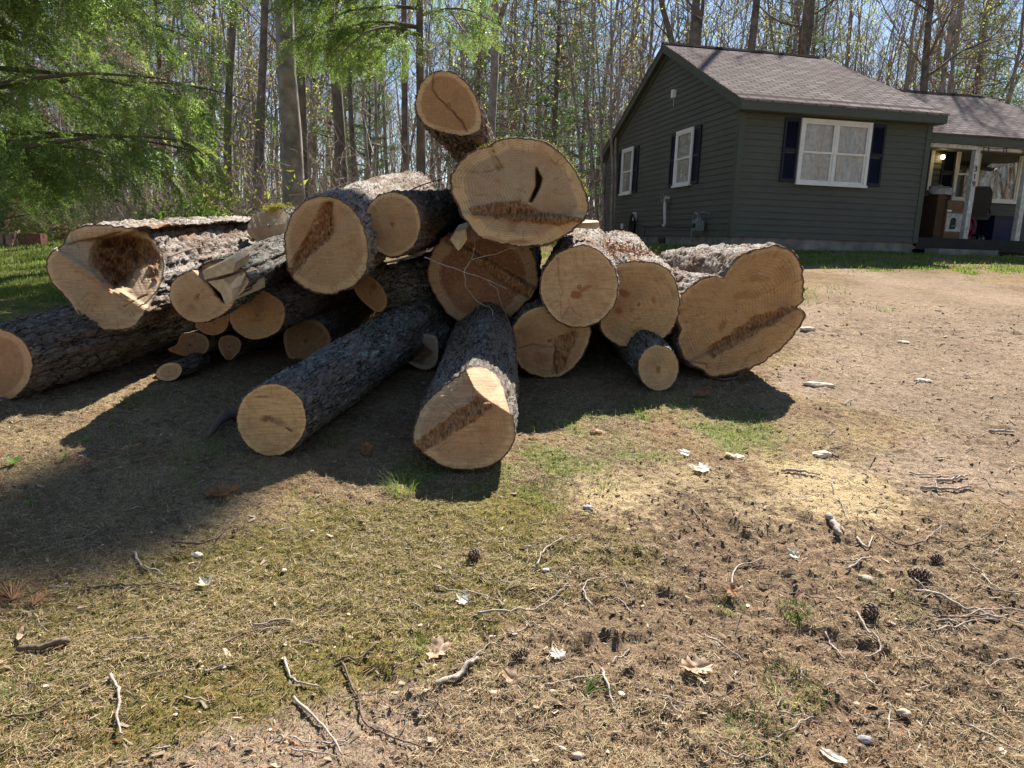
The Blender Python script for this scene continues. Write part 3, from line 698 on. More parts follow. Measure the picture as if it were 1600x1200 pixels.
hb('porch_step', M_CONC, (4.35, 5.75, -.42, -.02, 1.3, 1.60))
# string of hooks and small hangers under the beam
m = MB()
for x in (5.5, 5.62, 5.98, 6.05, 6.45): m.tube([(x, .09, 3.69-HZ), (x, .08, 3.6-HZ), (x+.02, .08, 3.58-HZ)], .008, 5)
m.tube(resamp([(5.3, .09, 3.70-HZ), (5.7, .085, 3.66-HZ), (6.2, .085, 3.69-HZ), (6.7, .09, 3.65-HZ)], 5), .005, 5); m.build('hooks', M_BLACK, house)
lm = N('lit_bulb', .4); lm.b.inputs['Emission Color'].default_value = (1, .75, .35, 1); lm.b.inputs['Emission Strength'].default_value = 9; lm.col((.9, .8, .6))
lampr = empty('porch_lamp', (5.93, 1.70, 3.66-HZ)); lampr.parent = house
m = MB(); m.lathe([(0, -.045), (.035, -.035), (.045, 0), (.03, .035), (0, .045)], (0, 0, 0), 'z', 14); m.build('lamp_bulb', lm.m, lampr, True)
m = MB(); m.lathe([(0, 0), (.05, 0), (.06, .02), (.02, .05), (0, .05)], (0, .0, .045), 'z', 14); m.tube([(0, 0, .08), (0, .09, .08)], .015, 8); m.build('lamp_bracket', M_METAL, lampr)
def hpt(x, y, z): return np.array([HX+x*math.cos(HA)-y*math.sin(HA), HY+x*math.sin(HA)+y*math.cos(HA), z])
# --- things standing on the porch
M_CARD = simple('cardboard', (.085, .046, .026), .85, .15, 6, .1); M_CARD2 = simple('cardboard_tan', (.17, .105, .055), .85, .15, 6, .1)
def bx(name, label, cat, x0, x1, y0, y1, z0, z1, mat, tilt=0.):
    e = empty(name, hpt((x0+x1)/2, (y0+y1)/2, z0), HA+tilt, label=label, cat=cat)
    a, b, h = (x1-x0)/2, (y1-y0)/2, z1-z0
    m = MB(); m.box(-a, a, -b, b, .0, h*.985); m.build('carton', mat, e)
    m = MB(); m.box(-a+.002, -.004, -b+.002, b-.002, h*.985, h); m.box(.004, a-.002, -b+.002, b-.002, h*.985, h); m.build('flap', mat, e)
    m = MB(); m.box(-a+.01, a-.01, -.03, .03, h, h+.002); m.build('packing_tape', simple('tape', (.40, .30, .17), .3), e)
    return e, a, b, h
bx('cardboard_box', 'tall narrow brown cardboard box beside the porch post', 'box', 4.98, 5.17, .55, .95, 1.825, 2.74, M_CARD)
e, a, b, h = bx('cardboard_box', 'wide carton with a white picture panel behind the numbered porch post', 'box', 5.19, 5.66, .5, .95, 1.825, 2.45, M_CARD2)
m = MB(); m.box(-a+.02, a-.04, -b-.004, -b-.001, .15, .53); pnl = m.build('picture_panel', M_GWHITE, e)
m = MB(); m.lathe([(0, 0), (.07, 0), (.09, .004), (.07, .006), (0, .006)], (-.04, -b-.005, .37), 'y', 14); m.box(-.12, .03, -b-.009, -b-.005, .2, .33); m.build('picture_tool', M_BLACK, pnl)
m = MB(); m.box(-.08, .06, -b-.013, -b-.0095, .25, .28); m.build('picture_stripe', simple('green_print', (.05, .25, .12), .6), pnl)
m = MB(); m.box(-a+.01, -a+.12, -b-.004, -b-.001, .56, .6); m.build('shipping_label', M_WHITE, e)
bx('cardboard_box', 'small shallow carton stacked on the carton with the picture panel', 'box', 5.24, 5.62, .55, .9, 2.455, 2.63, M_CARD2)
def bag():
    n, k = 26, 14; th = np.linspace(0, 2*np.pi, n, endpoint=False); ph = np.linspace(0, np.pi*.5, k)
    V = np.array([(.26*math.cos(p_)*math.cos(t)*1.2, .2*math.cos(p_)*math.sin(t), .18*math.sin(p_)) for p_ in ph for t in th])
    nn = fbm(V[:, 0]*16, V[:, 1]*16, V[:, 2]*16, 4, 3); V = V*(1+.28*nn[:, None]); V[:, 2] = np.maximum(V[:, 2], 0)
    i = np.arange(k-1)[:, None]*n; j = np.arange(n)[None]; j2 = (j+1) % n
    o = mk('plastic_bag', V, np.stack([i+j, i+j2, i+n+j2, i+n+j], -1).reshape(-1, 4), simple('grey_plastic_bag', (.30, .28, .26), .4, .3, 12), loc=hpt(5.16, .74, 2.745))
    o.rotation_euler = (0, 0, HA); tag(o, 'crumpled grey plastic bag lying on top of the porch boxes', 'bag')
bag()
e = empty('hose_reel', hpt(5.87, .8, 1.825), HA+.5, label='red hose reel with a coiled pale hose on the porch floor', cat='hose reel')
M_RED = simple('red_plastic', (.26, .02, .03), .45, .1, 5)
for sx in (-.14, .14):
    m = MB(); th = np.linspace(0, 2*np.pi, 32)
    m.tube(np.stack([sx+0*th, .24*np.cos(th), .27+.24*np.sin(th)], -1), .018, 8, False)
    for q in range(4): m.tube([(sx, 0, .27), (sx, .24*math.cos(q*1.57+.4), .27+.24*math.sin(q*1.57+.4))], .012, 6)
    m.build('wheel', M_RED, e, True)
m = MB(); m.lathe([(.11, -.14), (.11, .14)], (0, 0, .27), 'x', 20); m.build('drum', M_RED, e, True)
m = MB()
for q in range(9): th = np.linspace(0, 2*np.pi, 24); m.tube(np.stack([-.11+.026*q+0*th, .135*np.cos(th), .27+.135*np.sin(th)], -1), .013, 6, False)
m.build('hose', simple('pale_hose', (.45, .42, .38), .6), e, True)
m = MB(); m.box(-.17, -.15, -.2, .2, 0, .03); m.box(.15, .17, -.2, .2, 0, .03)
for sx in (-.16, .16): m.tube([(sx, -.18, .02), (sx, 0, .27)], .012, 6); m.tube([(sx, .18, .02), (sx, 0, .27)], .012, 6)
m.build('stand', M_RED, e)
def chair():
    e = empty('office_chair', hpt(6.27, .95, 1.825), HA+2.6, label='black office chair with armrests on the porch behind the posts', cat='chair')
    def pad(name, prof, y0, y1, loc, rx):
        n = len(prof); V = [(x, y, z) for y in (y0, y1) for x, z in prof]; j = np.arange(n); j2 = (j+1) % n
        m = MB(); m.add(V, np.stack([j, j2, j2+n, j+n], -1))
        for t in range(1, n-1): m.add([V[0], V[t+1], V[t]], np.array([[0, 1, 2]])); m.add([V[n], V[n+t], V[n+t+1]], np.array([[0, 1, 2]]))
        o = m.build(name, M_BLACK, e); o.location = loc; o.rotation_euler = (rx, 0, 0); bv = o.modifiers.new('b', 'BEVEL'); bv.width = .02; bv.segments = 3; return o
    pad('backrest', [(-.2, 0), (.2, 0), (.25, .25), (.24, .5), (.17, .62), (-.17, .62), (-.24, .5), (-.25, .25)], -.04, .05, (0, .24, .52), -.15)
    o = pad('seat', [(-.25, -.04), (.25, -.04), (.25, .05), (-.25, .05)], -.25, .25, (0, 0, .47), 0)
    for sx in (-1, 1):
        m = MB(); m.tube(resamp([(sx*.24, .05, .45), (sx*.30, .05, .5), (sx*.30, .03, .66), (sx*.29, -.17, .67)], 4), .02, 8); m.build('armrest', M_BLACK, e, True)
    m = MB(); m.tube([(0, 0, .08), (0, 0, .44)], .03, 10)
    for q in range(5): t = q*1.2566; m.tube([(0, 0, .12), (.28*math.cos(t), .28*math.sin(t), .075)], [.03, .018], 8)
    bs = m.build('base', M_BLACK, e, True)
    for q in range(5):
        t = q*1.2566; m = MB(); m.lathe([(0, -.02), (.03, -.02), (.03, .02), (0, .02)], (.28*math.cos(t), .28*math.sin(t), .03), 'x', 12); m.build('caster', M_METAL, bs)
chair()
hb2 = empty('storage_tote', hpt(7.15, 1.2, 1.825), HA, label='dark blue storage tote on the porch beside the last post', cat='tote')
m = MB(); m.add([(x*(1 if z else .9), y*(1 if z else .9), z) for z in (0, .5) for y in (-.25, .25) for x in (-.3, .3)], np.array([(0, 2, 3, 1), (4, 5, 7, 6), (0, 1, 5, 4), (2, 6, 7, 3), (0, 4, 6, 2), (1, 3, 7, 5)])); m.build('tub', simple('blue_tub', (.012, .018, .06), .5), hb2)
m = MB(); m.box(-.32, .32, -.27, .27, .5, .54); m.box(-.28, .28, -.23, .23, .54, .555); m.build('lid', M_BLACK, hb2)
# concrete path in front of the porch
P1, P2 = hpt(5.6, -1.3, 0), hpt(12, -1.3, 0)
m = MB(); a_ = hpt(6.0, -.55, 0); b_ = hpt(12, -.55, 0); c_ = hpt(12, -1.25, 0); d2 = hpt(6.0, -1.25, 0)
zz = [float(gz(p[0], p[1]))+.035 for p in (d2, c_, b_, a_)]
V = [(*p[:2], z) for p, z in zip((d2, c_, b_, a_), zz)]; V += [(x, y, z-.15) for x, y, z in V]
m.add(V, np.array([(0, 1, 2, 3), (0, 4, 5, 1), (1, 5, 6, 2), (2, 6, 7, 3), (3, 7, 4, 0)])); tag(m.build('path', simple('path_concrete', (.42, .40, .37), .9, .15, 6)), kind='structure')
# low reddish block border at the lawn's far edge
blk = simple('red_block', (.20, .085, .06), .9, .3, 14, .3); blk2 = simple('pale_block', (.38, .24, .18), .9, .3, 14, .3)
xs_ = -10.4
for k in range(9):
    w_ = .34; x = -10.4+k*.36; yy = 11.6+.05*math.sin(k*1.7); z = float(gz(x, yy)); h = .2+.02*math.sin(k*2.3)
    m = MB()
    if k % 5 == 2:
        m.box(-.06, .0, -.12, .1, 0, h+.03); m.box(.03, .10, -.1, .1, 0, h+.02)
    else:
        m.box(-w_/2, w_/2, -.09, .09, 0, h); m.box(-w_/2+.01, w_/2-.01, -.08, .08, h, h+.012)
    o = m.build('border_block', blk2 if k % 5 == 2 else blk, loc=(x, yy, z-.03)); o.rotation_euler = (0, 0, .08*math.sin(k*3.1))
    tag(o, 'pale upright block standing in the garden border behind the lawn' if k % 5 == 2 else 'dull red block in the low garden border behind the lawn', 'block', 'blocks bordering the lawn')

# ------------------------------------------------------------------ the log pile
def spline(P, n):
    """closed smooth curve through the points, n samples"""
    P = np.asarray(P, float); k = len(P)
    seg = np.linalg.norm(np.roll(P, -1, 0)-P, axis=1); cum = np.concatenate([[0], np.cumsum(seg)])
    u = np.linspace(0, cum[-1], n, endpoint=False)
    i = np.clip(np.searchsorted(cum, u, side='right')-1, 0, k-1); t = ((u-cum[i])/seg[i])[:, None]
    p0, p1, p2, p3 = P[(i-1) % k], P[i], P[(i+1) % k], P[(i+2) % k]
    return .5*((2*p1)+(-p0+p2)*t+(2*p0-5*p1+4*p2-p3)*t*t+(-p0+3*p1-3*p2+p3)*t**3)
def inpoly(x, y, P):
    c = np.zeros(x.shape, bool); j = len(P)-1
    for i in range(len(P)):
        xi, yi = P[i]; xj, yj = P[j]
        c ^= ((yi > y) != (yj > y)) & (x < (xj-xi)*(y-yi)/((yj-yi) or 1e-9)+xi); j = i
    return c
def dline(x, y, P):
    d = np.full(x.shape, 1e9)
    for (ax, ay), (bx, by) in zip(P[:-1], P[1:]):
        ux, uy = bx-ax, by-ay; t = np.clip(((x-ax)*ux+(y-ay)*uy)/(ux*ux+uy*uy), 0, 1)
        d = np.minimum(d, np.hypot(x-ax-t*ux, y-ay-t*uy))
    return d
def softpoly(x, y, P, w_=3.):
    d = dline(x, y, list(P)+[P[0]]); return np.clip(.5+np.where(inpoly(x, y, P), d, -d)/(2*w_), 0, 1)
BARK = {
    'grey': bark_mat('furrowed_grey_bark', (.14, .11, .085)),
    'brown': bark_mat('reddish_brown_bark', (.20, .13, .085), (.028, .014, .009), (.33, .29, .24), .2, .6),
    'lichen': bark_mat('lichened_bark', (.14, .122, .098), (.02, .016, .013), (.33, .38, .33), .45, .1),
    'pale': bark_mat('sunlit_pale_bark', (.40, .345, .29), (.06, .035, .022), (.46, .43, .39), .35, .8),  # lightened colour stands in for sunlight on the exposed log tops
}
def ngon(cx, cy, rx, ry, rot=0., n=10, wob=.03):
    a = np.linspace(0, 2*np.pi, n, endpoint=False); c, s = math.cos(rot), math.sin(rot)
    k = 1+wob*RNG.standard_normal(n)
    return [(cx+rx*u*c-ry*v*s, cy+rx*u*s+ry*v*c) for u, v in zip(np.cos(a)*k, np.sin(a)*k)]

def contact(px, py): return float(ghit(px, py)[1])-.03
def log(label, outline, Y, d, L, wood, bark='grey', pith=None, nrm=None, far=.92, recess=None, torn=(), cracks=(), stains=(),
        amp=.011, nseg=None, furrow=26., bow=0., seed=0, extra=None, group='sawn logs in the pile', dipf=0.):
    outline = np.asarray(outline, float)
    nA = 220
    rim = spline(outline, nA)
    cx, cy = rim.mean(0) if pith is None else pith
    d = np.asarray(d, float); d = d/np.linalg.norm(d)
    n_ = -d if nrm is None else np.asarray(nrm, float); n_ = n_/np.linalg.norm(n_)
    C0 = at(cx, cy, Y)
    # ruggedness of the bark edge
    a = np.arange(nA)/nA*2*np.pi
    size = np.abs(rim-[cx, cy]).mean()
    wob = 1+(.014*noise(np.cos(a)*9+seed, np.sin(a)*9, seed)+.014*noise(np.cos(a)*24+seed, np.sin(a)*22, seed))
    rim = [cx, cy]+(rim-[cx, cy])*wob[:, None]
    nR = max(16, int(size*.75)) if size < 45 else 78
    nR = min(nR, 78)
    rr = np.concatenate([np.linspace(0, 1, nR)[1:]])
    px = cx+(rim[None, :, 0]-cx)*rr[:, None]; py = cy+(rim[None, :, 1]-cy)*rr[:, None]
    px = np.concatenate([[cx], px.ravel()]); py = np.concatenate([[cy], py.ravel()])
    rad = np.concatenate([[0], np.repeat(rr, nA)])
    rc = recess(px, py) if recess else np.zeros_like(px)
    lcx, lcy = (px-cx)/F_PX*Y, -(py-cy)/F_PX*Y
    T = np.zeros_like(px); Cr = np.zeros_like(px); St = np.zeros_like(px)
    jx, jy = 3.*noise(px*.12, py*.12, seed+.5, 31)+1.6*noise(px*.4, py*.4, seed, 33), 3.*noise(px*.12, py*.12, seed+.5, 32)+1.6*noise(px*.4, py*.4, seed, 34)
    for P in torn: T = np.maximum(T, softpoly(px+jx, py+jy, P[0] if isinstance(P[0], list) else P, 3.))
    for P, wd in cracks:
        jig = noise(px*.09, py*.09, seed+3)*2.2
        Cr = np.maximum(Cr, np.clip(1.3-np.abs(dline(px+jig, py-jig, P))/max(wd, 1.2), 0, 1)*min(1, .25+wd*.35))
    for (sx, sy, rx, ry, ro, st) in stains:
        c_, s_ = math.cos(ro), math.sin(ro); u = (px-sx)*c_+(py-sy)*s_; v = -(px-sx)*s_+(py-sy)*c_
        q = (u/rx)**2+(v/ry)**2; St = np.maximum(St, st*np.clip(1.35-q+.55*fbm(px*.12, py*.12, seed, 7, 3), 0, 1))
    tn = T*(.016*fbm(px*.16, py*.16, seed, 3, 3))
    rc = rc+tn+Cr*.018+.0018*fbm(lcx*60+lcy*25, lcy*8, seed, 13, 2)
    D = rayd(px, py)
    k = ((C0-cam_pos-n_*0)@n_-rc)/(D@n_)
    V = cam_pos+D*k[:, None]
    j = np.arange(nA); j2 = (j+1) % nA
    F3 = np.stack([j*0, j2+1, j+1], -1)
    i = (np.arange(nR-2)*nA+1)[:, None]
    F4 = np.stack([i+j, i+j2, i+nA+j2, i+nA+j], -1).reshape(-1, 4)
    org = C0.copy()
    root = empty('log', org, label=label, cat='log', group=group)
    W_ = wood if not isinstance(wood, dict) else wood_mat('cut_wood', **wood)
    lc = np.stack([lcx, lcy, lcx*0+seed*1.7], -1)
    mk('cut_face', V-org, [F3, F4[:, ::-1]], W_, root, attrs={'rad': ('FLOAT', rad), 'lc': ('FLOAT_VECTOR', lc),
       'feat': ('FLOAT_COLOR', np.stack([T, Cr, St, T*0+1], -1))})
    # bark, swept back from the rim of the cut
    Rm = V[-nA:]
    Rc = Rm.mean(0)
    off = Rm-C0; off = off-np.outer(off@d, d)
    side = np.cross(d, [0, 0, 1.]); side /= np.linalg.norm(side); up = np.cross(side, d)
    nS = nseg or int(min(L, 2.6)/.013)
    u = np.linspace(0, 1, nS)**1.15
    farR = C0+d*L+off*far
    if dipf: farR = farR+np.array([0, 0, dipf])
    P = Rm[None]*(1-u[:, None, None])+farR[None]*u[:, None, None]
    wv = .03*noise(u*2.1+seed, seed*3.1, 0, 5)-.03*noise(seed, seed*3.1, 0, 5)
    P = P+(side*(wv*np.minimum(1, u*3))[:, None])[:, None]+(up*(bow*np.sin(np.pi*u))[:, None])[:, None]
    cen = P.mean(1, keepdims=True); nrmv = P-cen; nrmv = nrmv-(nrmv@d)[..., None]*d; ln = np.linalg.norm(nrmv, axis=2, keepdims=True); nrmv /= ln+1e-9
    s = (u*L)[:, None]
    seglen = np.linalg.norm(off-np.roll(off, 1, 0), axis=1); arc = np.cumsum(seglen); per = arc[-1]
    ca, sa = np.cos(arc/per*2*np.pi)*per/6.283, np.sin(arc/per*2*np.pi)*per/6.283
    tw = .08*noise(s*3, seed, 0, 15)
    h1 = 1-np.abs(fbm(ca[None]*furrow+tw*3, sa[None]*furrow+seed, s*furrow*.28, 100+seed, 2))
    h2 = fbm(ca[None]*furrow*2.6, sa[None]*furrow*2.6, s*furrow*1.3, 120+seed, 2)
    lum = fbm(ca[None]*5, sa[None]*5, s*2.2, 140+seed, 2)
    h3 = noise(ca[None]*furrow*6, sa[None]*furrow*6, s*furrow*4, 160+seed)
    h = np.clip(1-np.clip(h1, 0, 1)**3*.8+.38*h2+.22*h3, -.1, 1.4)
    amp_ = amp*1.5*(.5+.5*np.minimum(1, s/.05))
    P = P+nrmv*((h-.55)*amp_+lum*.012*np.minimum(1, s/.25))[..., None]
    P[0] = Rm
    Vb = P.reshape(-1, 3)
    ii = (np.arange(nS-1)*nA)[:, None]
    Fb = np.stack([ii+j, ii+nA+j, ii+nA+j2, ii+j2], -1).reshape(-1, 4)
    lcb = np.stack([np.broadcast_to(ca[None], h.shape), np.broadcast_to(sa[None], h.shape), np.broadcast_to(s*.45+seed, h.shape)], -1).reshape(-1, 3)
    mk('bark', Vb-org, Fb, BARK[bark], root, attrs={'bh': ('FLOAT', h.ravel()), 'lc': ('FLOAT_VECTOR', lcb)})
    fr = P[-1]; fc = fr.mean(0)
    Vf = np.vstack([fc+(fr-fc)*.5, fr, fc[None]]); ncen = 2*nA
    Ff = [np.stack([j, nA+j, nA+j2, j2], -1), np.stack([j*0+ncen, j, j2], -1)]
    mk('back_cut_face', Vf-org, Ff, W_, root, smooth=False, attrs={'rad': ('FLOAT', np.concatenate([np.full(nA, .5), np.ones(nA)*.96, [0]])),
       'lc': ('FLOAT_VECTOR', Vf-org), 'feat': ('FLOAT_COLOR', np.tile([0, 0, 0, 1.], (len(Vf), 1)))})
    if extra: extra(root, org)
    return root

WD = dict(heart=(.44, .275, .15), sap=(.60, .43, .25))
# --- front two
log('front log with bluish lichened bark and a dark eye shaped knot in its round face', ngon(424, 656, 55, 57, 0, 12, .012), contact(424, 714), (.19, 1, .12), 2.6,
    dict(heart=(.60, .41, .22), sap=(.66, .48, .28), sapw=.9, rings=5, ringk=.12, saw=26, sawrot=.05, streak=.5, stain=(.14, .075, .035)), 'lichen', far=1.06, seed=1, furrow=30,
    stains=[(415, 654, 10, 5.5, -.15, 1), (434, 659, 18, 6, .35, .55), (452, 671, 10, 2, .6, .6), (409, 620, 12, 2, 0, .7)], cracks=[([(447, 668), (456, 672)], 1.2)], amp=.012)
def rG(px, py):
    # bevelled felling cut: two facets slope back from a torn hinge band
    def side(x, y, a, b): return ((b[0]-a[0])*(y-a[1])-(b[1]-a[1])*(x-a[0]))/math.hypot(b[0]-a[0], b[1]-a[1])
    q = -side(px, py, (661, 708), (772, 636))       # above the band's lower edge
    step = .045*sstep(0, 24, q)
    q2 = np.maximum(0, q-24)
    s_ = F_PX/3.6
    gro = .004*noise((px*.55+py*.85)*.5, 3)*sstep(22, 28, q)
    left = q2/s_*1.15+gro
    q3 = side(px, py, (745, 616), (729, 586))
    right = np.maximum(0, -side(px, py, (751, 617), (805, 652)))/s_*1.9
    lit = sstep(-3, 3, side(px, py, (729, 586), (771, 636)))*0
    m = np.where(px*.86-py*.50 > 729*.86-586*.50+10, 1, 0)
    return step+np.where(side(px, py, (729, 584), (748, 622)) < 0, np.maximum(left*.35, right), left)
log('front log with a slanted grooved cut and a rough dark band across its face', [(645, 686), (650, 660), (664, 630), (690, 606), (714, 588), (735, 574), (757, 573), (775, 583), (787, 605), (795, 635), (803, 655), (805, 680), (798, 700), (782, 719), (758, 731), (722, 734), (690, 727), (664, 711), (650, 699)],
    contact(722, 735), (.0, 1, .13), 2.1, dict(heart=(.46, .285, .165), sap=(.56, .39, .23), sapw=.84, rings=12, ringk=.22, saw=30, sawrot=.45, streak=.5), 'grey', pith=(735, 660), far=.86, seed=2, recess=rG,
    torn=[[(648, 688), (662, 681), (735, 626), (746, 616), (772, 636), (738, 658), (700, 683), (661, 708), (648, 697)]], nrm=(-.02, -1, .10), furrow=34, amp=.010)

# --- far left: long log leaving the frame, small one under it
log('long dark barked log beneath the big rotten one, cut off by the frame edge', ngon(-6, 571, 57, 58, 0, 12, .01), 4.35, (.33, 1, .13), 3.6,
    dict(heart=(.36, .21, .125), sap=(.50, .34, .21), sapw=.78, rings=15, ringk=.3, streak=.2), 'grey', far=1.25, seed=3, amp=.02, furrow=20)
log('small pale log end tucked beneath the long dark log at the frame edge', ngon(-4, 641, 15, 17, 0, 9, .02), 4.35, (.33, 1, .10), 2.4, WD, 'grey', far=1.1, seed=4, amp=.008)
def rI(px, py):
    lobe = sstep(-3, 3, (378-(px-95)*.10)-py-np.where(px > 190, (px-190)*.3, 0))
    ridge = (px-82)*.66-(py-392)
    up_ = np.maximum(0, ridge)/F_PX*4.7*.75-.03*sstep(-6, 0, ridge)*sstep(14, 4, ridge)
    hole = softpoly(px, py, [(150, 392), (160, 375), (195, 368), (225, 378), (240, 400), (215, 420), (200, 445), (178, 450), (160, 432), (146, 410)], 9)
    return .13*lobe+up_*(1-lobe)+hole*(.14+.07*fbm(px*.09, py*.09, 2, 5, 4))+.006*(np.abs(ridge) < 5)
log('big log with a crumbly brown rot hole in its pale cut end', [(72, 412), (80, 396), (98, 380), (108, 363), (130, 352), (160, 350), (195, 354), (230, 362), (252, 392), (256, 430), (244, 462), (226, 490), (208, 510), (180, 516), (150, 513), (124, 494), (104, 466), (80, 440)],
    4.72, (.06, 1, .055), 3.7, dict(heart=(.47, .33, .21), sap=(.58, .44, .29), sapw=.9, rings=9, ringk=.12, saw=30, sawrot=-.85, streak=.5), 'pale', pith=(160, 440), far=.93, seed=5, recess=rI, nrm=(.0, -1, .0), amp=.022, furrow=15,
    torn=[[(150, 392), (160, 375), (195, 368), (232, 374), (250, 400), (247, 440), (236, 440), (228, 412), (212, 420), (200, 445), (178, 450), (160, 432), (146, 410)]],
    cracks=[([(106, 381), (140, 374), (188, 364)], 1.6), ([(195, 478), (228, 462)], 1.1), ([(122, 488), (128, 497)], 2)])

# --- the broken one
def rJ(px, py):
    notch = softpoly(px, py, [(300, 415), (330, 407), (362, 398), (392, 425), (372, 450), (352, 470), (336, 448)], 5)
    return notch*.14+.01*noise(px*.3, py*.05)*notch
def xJ(root, org):
    g = simple('split_wood', (.52, .38, .23), .8, .2, 30, .3)
    def chunk(poly, Y, back, name):
        P = np.array([at(x, y, Y) for x, y in poly]); k = len(P); b = np.array(back)
        m = MB(); V = np.vstack([P, P+b+RNG.standard_normal((k, 3))*.006])
        j = np.arange(k); j2 = (j+1) % k
        m.add(V, np.stack([j, j+k, j2+k, j2], -1))
        for t in range(1, k-1): m.add(V[[0, t, t+1]], np.array([[0, 1, 2]])); m.add(V[[k, k+t+1, k+t]], np.array([[0, 1, 2]]))
        o = m.build(name, g, root); o.data.transform(Matrix.Translation(Vector(-org))); return o
    chunk([(316, 424), (320, 437), (364, 426), (368, 410), (360, 405)], 4.42, (.01, .22, .05), 'split_wood')
    chunk([(325, 440), (348, 436), (362, 452), (364, 470), (352, 476), (345, 458)], 4.44, (.10, .28, .07), 'split_wood')
log('broken log with pale split slabs of wood sticking out of its notched end', [(265, 460), (268, 442), (282, 430), (305, 420), (330, 408), (355, 405), (380, 420), (390, 440), (375, 462), (358, 484), (336, 498), (308, 505), (284, 495), (270, 478)],
    4.5, (.02, 1, .13), 2.6, dict(heart=(.52, .36, .22), sap=(.60, .44, .28), sapw=.88, rings=8, ringk=.15), 'lichen', far=1.0, seed=6, recess=rJ, extra=xJ, amp=.014, pith=(308, 462),
    torn=[[(332, 445), (344, 440), (352, 462), (346, 472), (336, 462)]], stains=[(307, 466, 5, 4, 0, .6), (300, 480, 8, 4, .3, .4)])
log('short mossy cut piece sitting up on the big rotten log', [(386, 362), (388, 348), (400, 334), (418, 324), (436, 323), (448, 334), (450, 352), (444, 372), (428, 384), (408, 382), (394, 372)],
    6.3, (.35, 1, .02), .55, dict(heart=(.52, .36, .22), sap=(.66, .50, .32), sapw=.8, rings=8, ringk=.15), 'lichen', far=.95, seed=7, recess=lambda px, py: np.maximum(0, (357-(px-388)*.12)-py)/F_PX*6.3*1.1, nrm=(-.15, -1, .0), amp=.012)

# --- upper middle
def rC(px, py):
    band = softpoly(px, py, [(505, 318), (520, 316), (524, 360), (515, 374), (500, 385), (452, 436), (447, 425), (480, 370)], 3)
    return band*(.03+.02*noise(px*.2, py*.2))+.02*sstep(-6, 6, (515-px)*.6-(py-360)*.8+8)
log('large log high in the middle with a dark torn wedge down its cut face', [(446, 400), (446, 365), (458, 332), (480, 312), (508, 306), (535, 313), (558, 335), (572, 366), (576, 400), (570, 428), (552, 447), (528, 457), (500, 460), (470, 446), (452, 428)],
    4.75, (.0, 1, .13), 3.9, dict(heart=(.42, .285, .165), sap=(.54, .40, .24), sapw=.86, rings=16, ringk=.25, saw=30, sawrot=1.2, streak=.35), 'pale', pith=(514, 372), far=.95, seed=8, recess=rC, amp=.015,
    torn=[[(507, 318), (519, 316), (522, 355), (516, 372), (500, 384), (456, 434), (448, 428), (478, 372), (500, 345)]], stains=[(508, 366, 14, 9, .2, .75), (513, 330, 7, 16, 0, .6)],
    cracks=[([(520, 318), (517, 352)], 1.4)])
log('round log with even concentric rings beside the torn faced large log', ngon(613, 350, 45, 51, 0, 12, .012), 5.0, (.10, 1, .07), 3.0,
    dict(heart=(.43, .28, .155), sap=(.58, .43, .26), sapw=.86, rings=18, ringk=.28), 'grey', far=.96, seed=9, amp=.016)
log('topmost log of the pile, tipped up, with a diagonal split across its reddish heart', [(650, 172), (651, 148), (660, 127), (675, 114), (692, 111), (712, 116), (730, 130), (744, 153), (752, 178), (752, 198), (744, 208), (722, 212), (700, 209), (680, 203), (662, 193)],
    5.25, (.03, 1, -.02), 2.7, dict(heart=(.37, .215, .11), sap=(.57, .41, .25), sapw=.83, rings=14, ringk=.2, saw=28, sawrot=.3), 'brown', nrm=(-.03, -1, -.10), far=.96, seed=10, amp=.017, furrow=20,
    cracks=[([(679, 114), (677, 130), (674, 142), (690, 158), (708, 176), (722, 195), (729, 206)], 1.5)], stains=[(712, 150, 5, 14, .3, .3), (726, 196, 8, 14, -.7, .25)])
def rB(px, py):
    q = (py-322)-(px-712)*.03+6*np.sin((px-712)*.02)*0
    low = sstep(-4, 4, q-22*sstep(0, 1, 1-np.abs(px-800)/200.)*.6)
    edge = softpoly(px, py, [(735, 322), (790, 318), (812, 315), (840, 332), (912, 344), (870, 352), (740, 338)], 4)
    hole = softpoly(px, py, [(838, 266), (846, 278), (843, 292), (836, 306), (830, 314), (838, 290)], 2.2)
    rib = softpoly(px, py, [(766, 228), (771, 238), (776, 252), (784, 262), (778, 266), (770, 246), (764, 232)], 2.5)
    return -.06*low-.03*edge*(1+noise(px*.35, py*.1))+.16*hole+.03*rib
log('largest upper log with wavy rings, a small dark hole and a torn shelf across it', [(705, 300), (706, 272), (718, 250), (740, 236), (762, 228), (772, 222), (784, 217), (815, 216), (850, 222), (882, 244), (902, 272), (914, 300), (920, 326), (914, 342), (900, 356), (880, 370), (852, 383), (815, 385), (780, 380), (750, 372), (732, 352), (716, 326)],
    5.02, (.02, 1, .05), 2.8, dict(heart=(.37, .285, .20), sap=(.57, .42, .25), sapw=.79, rings=24, ringk=.5, saw=40, sawrot=0, streak=.15), 'lichen', pith=(820, 300), far=.94, seed=11, recess=rB, nrm=(0, -1, .03),
    torn=[[(735, 324), (760, 318), (800, 314), (812, 312), (842, 330), (905, 340), (915, 346), (870, 352), (780, 342), (736, 336)]],
    cracks=[([(769, 229), (775, 246), (785, 262)], 1.6), ([(838, 264), (845, 280), (838, 298), (830, 314)], 3.2), ([(718, 265), (755, 270), (785, 260)], .6), ([(852, 240), (880, 262), (890, 285)], .6)],
    stains=[(800, 350, 10, 12, 0, .45), (810, 378, 22, 4, 0, .7), (770, 374, 22, 4, .2, .5)], amp=.012)

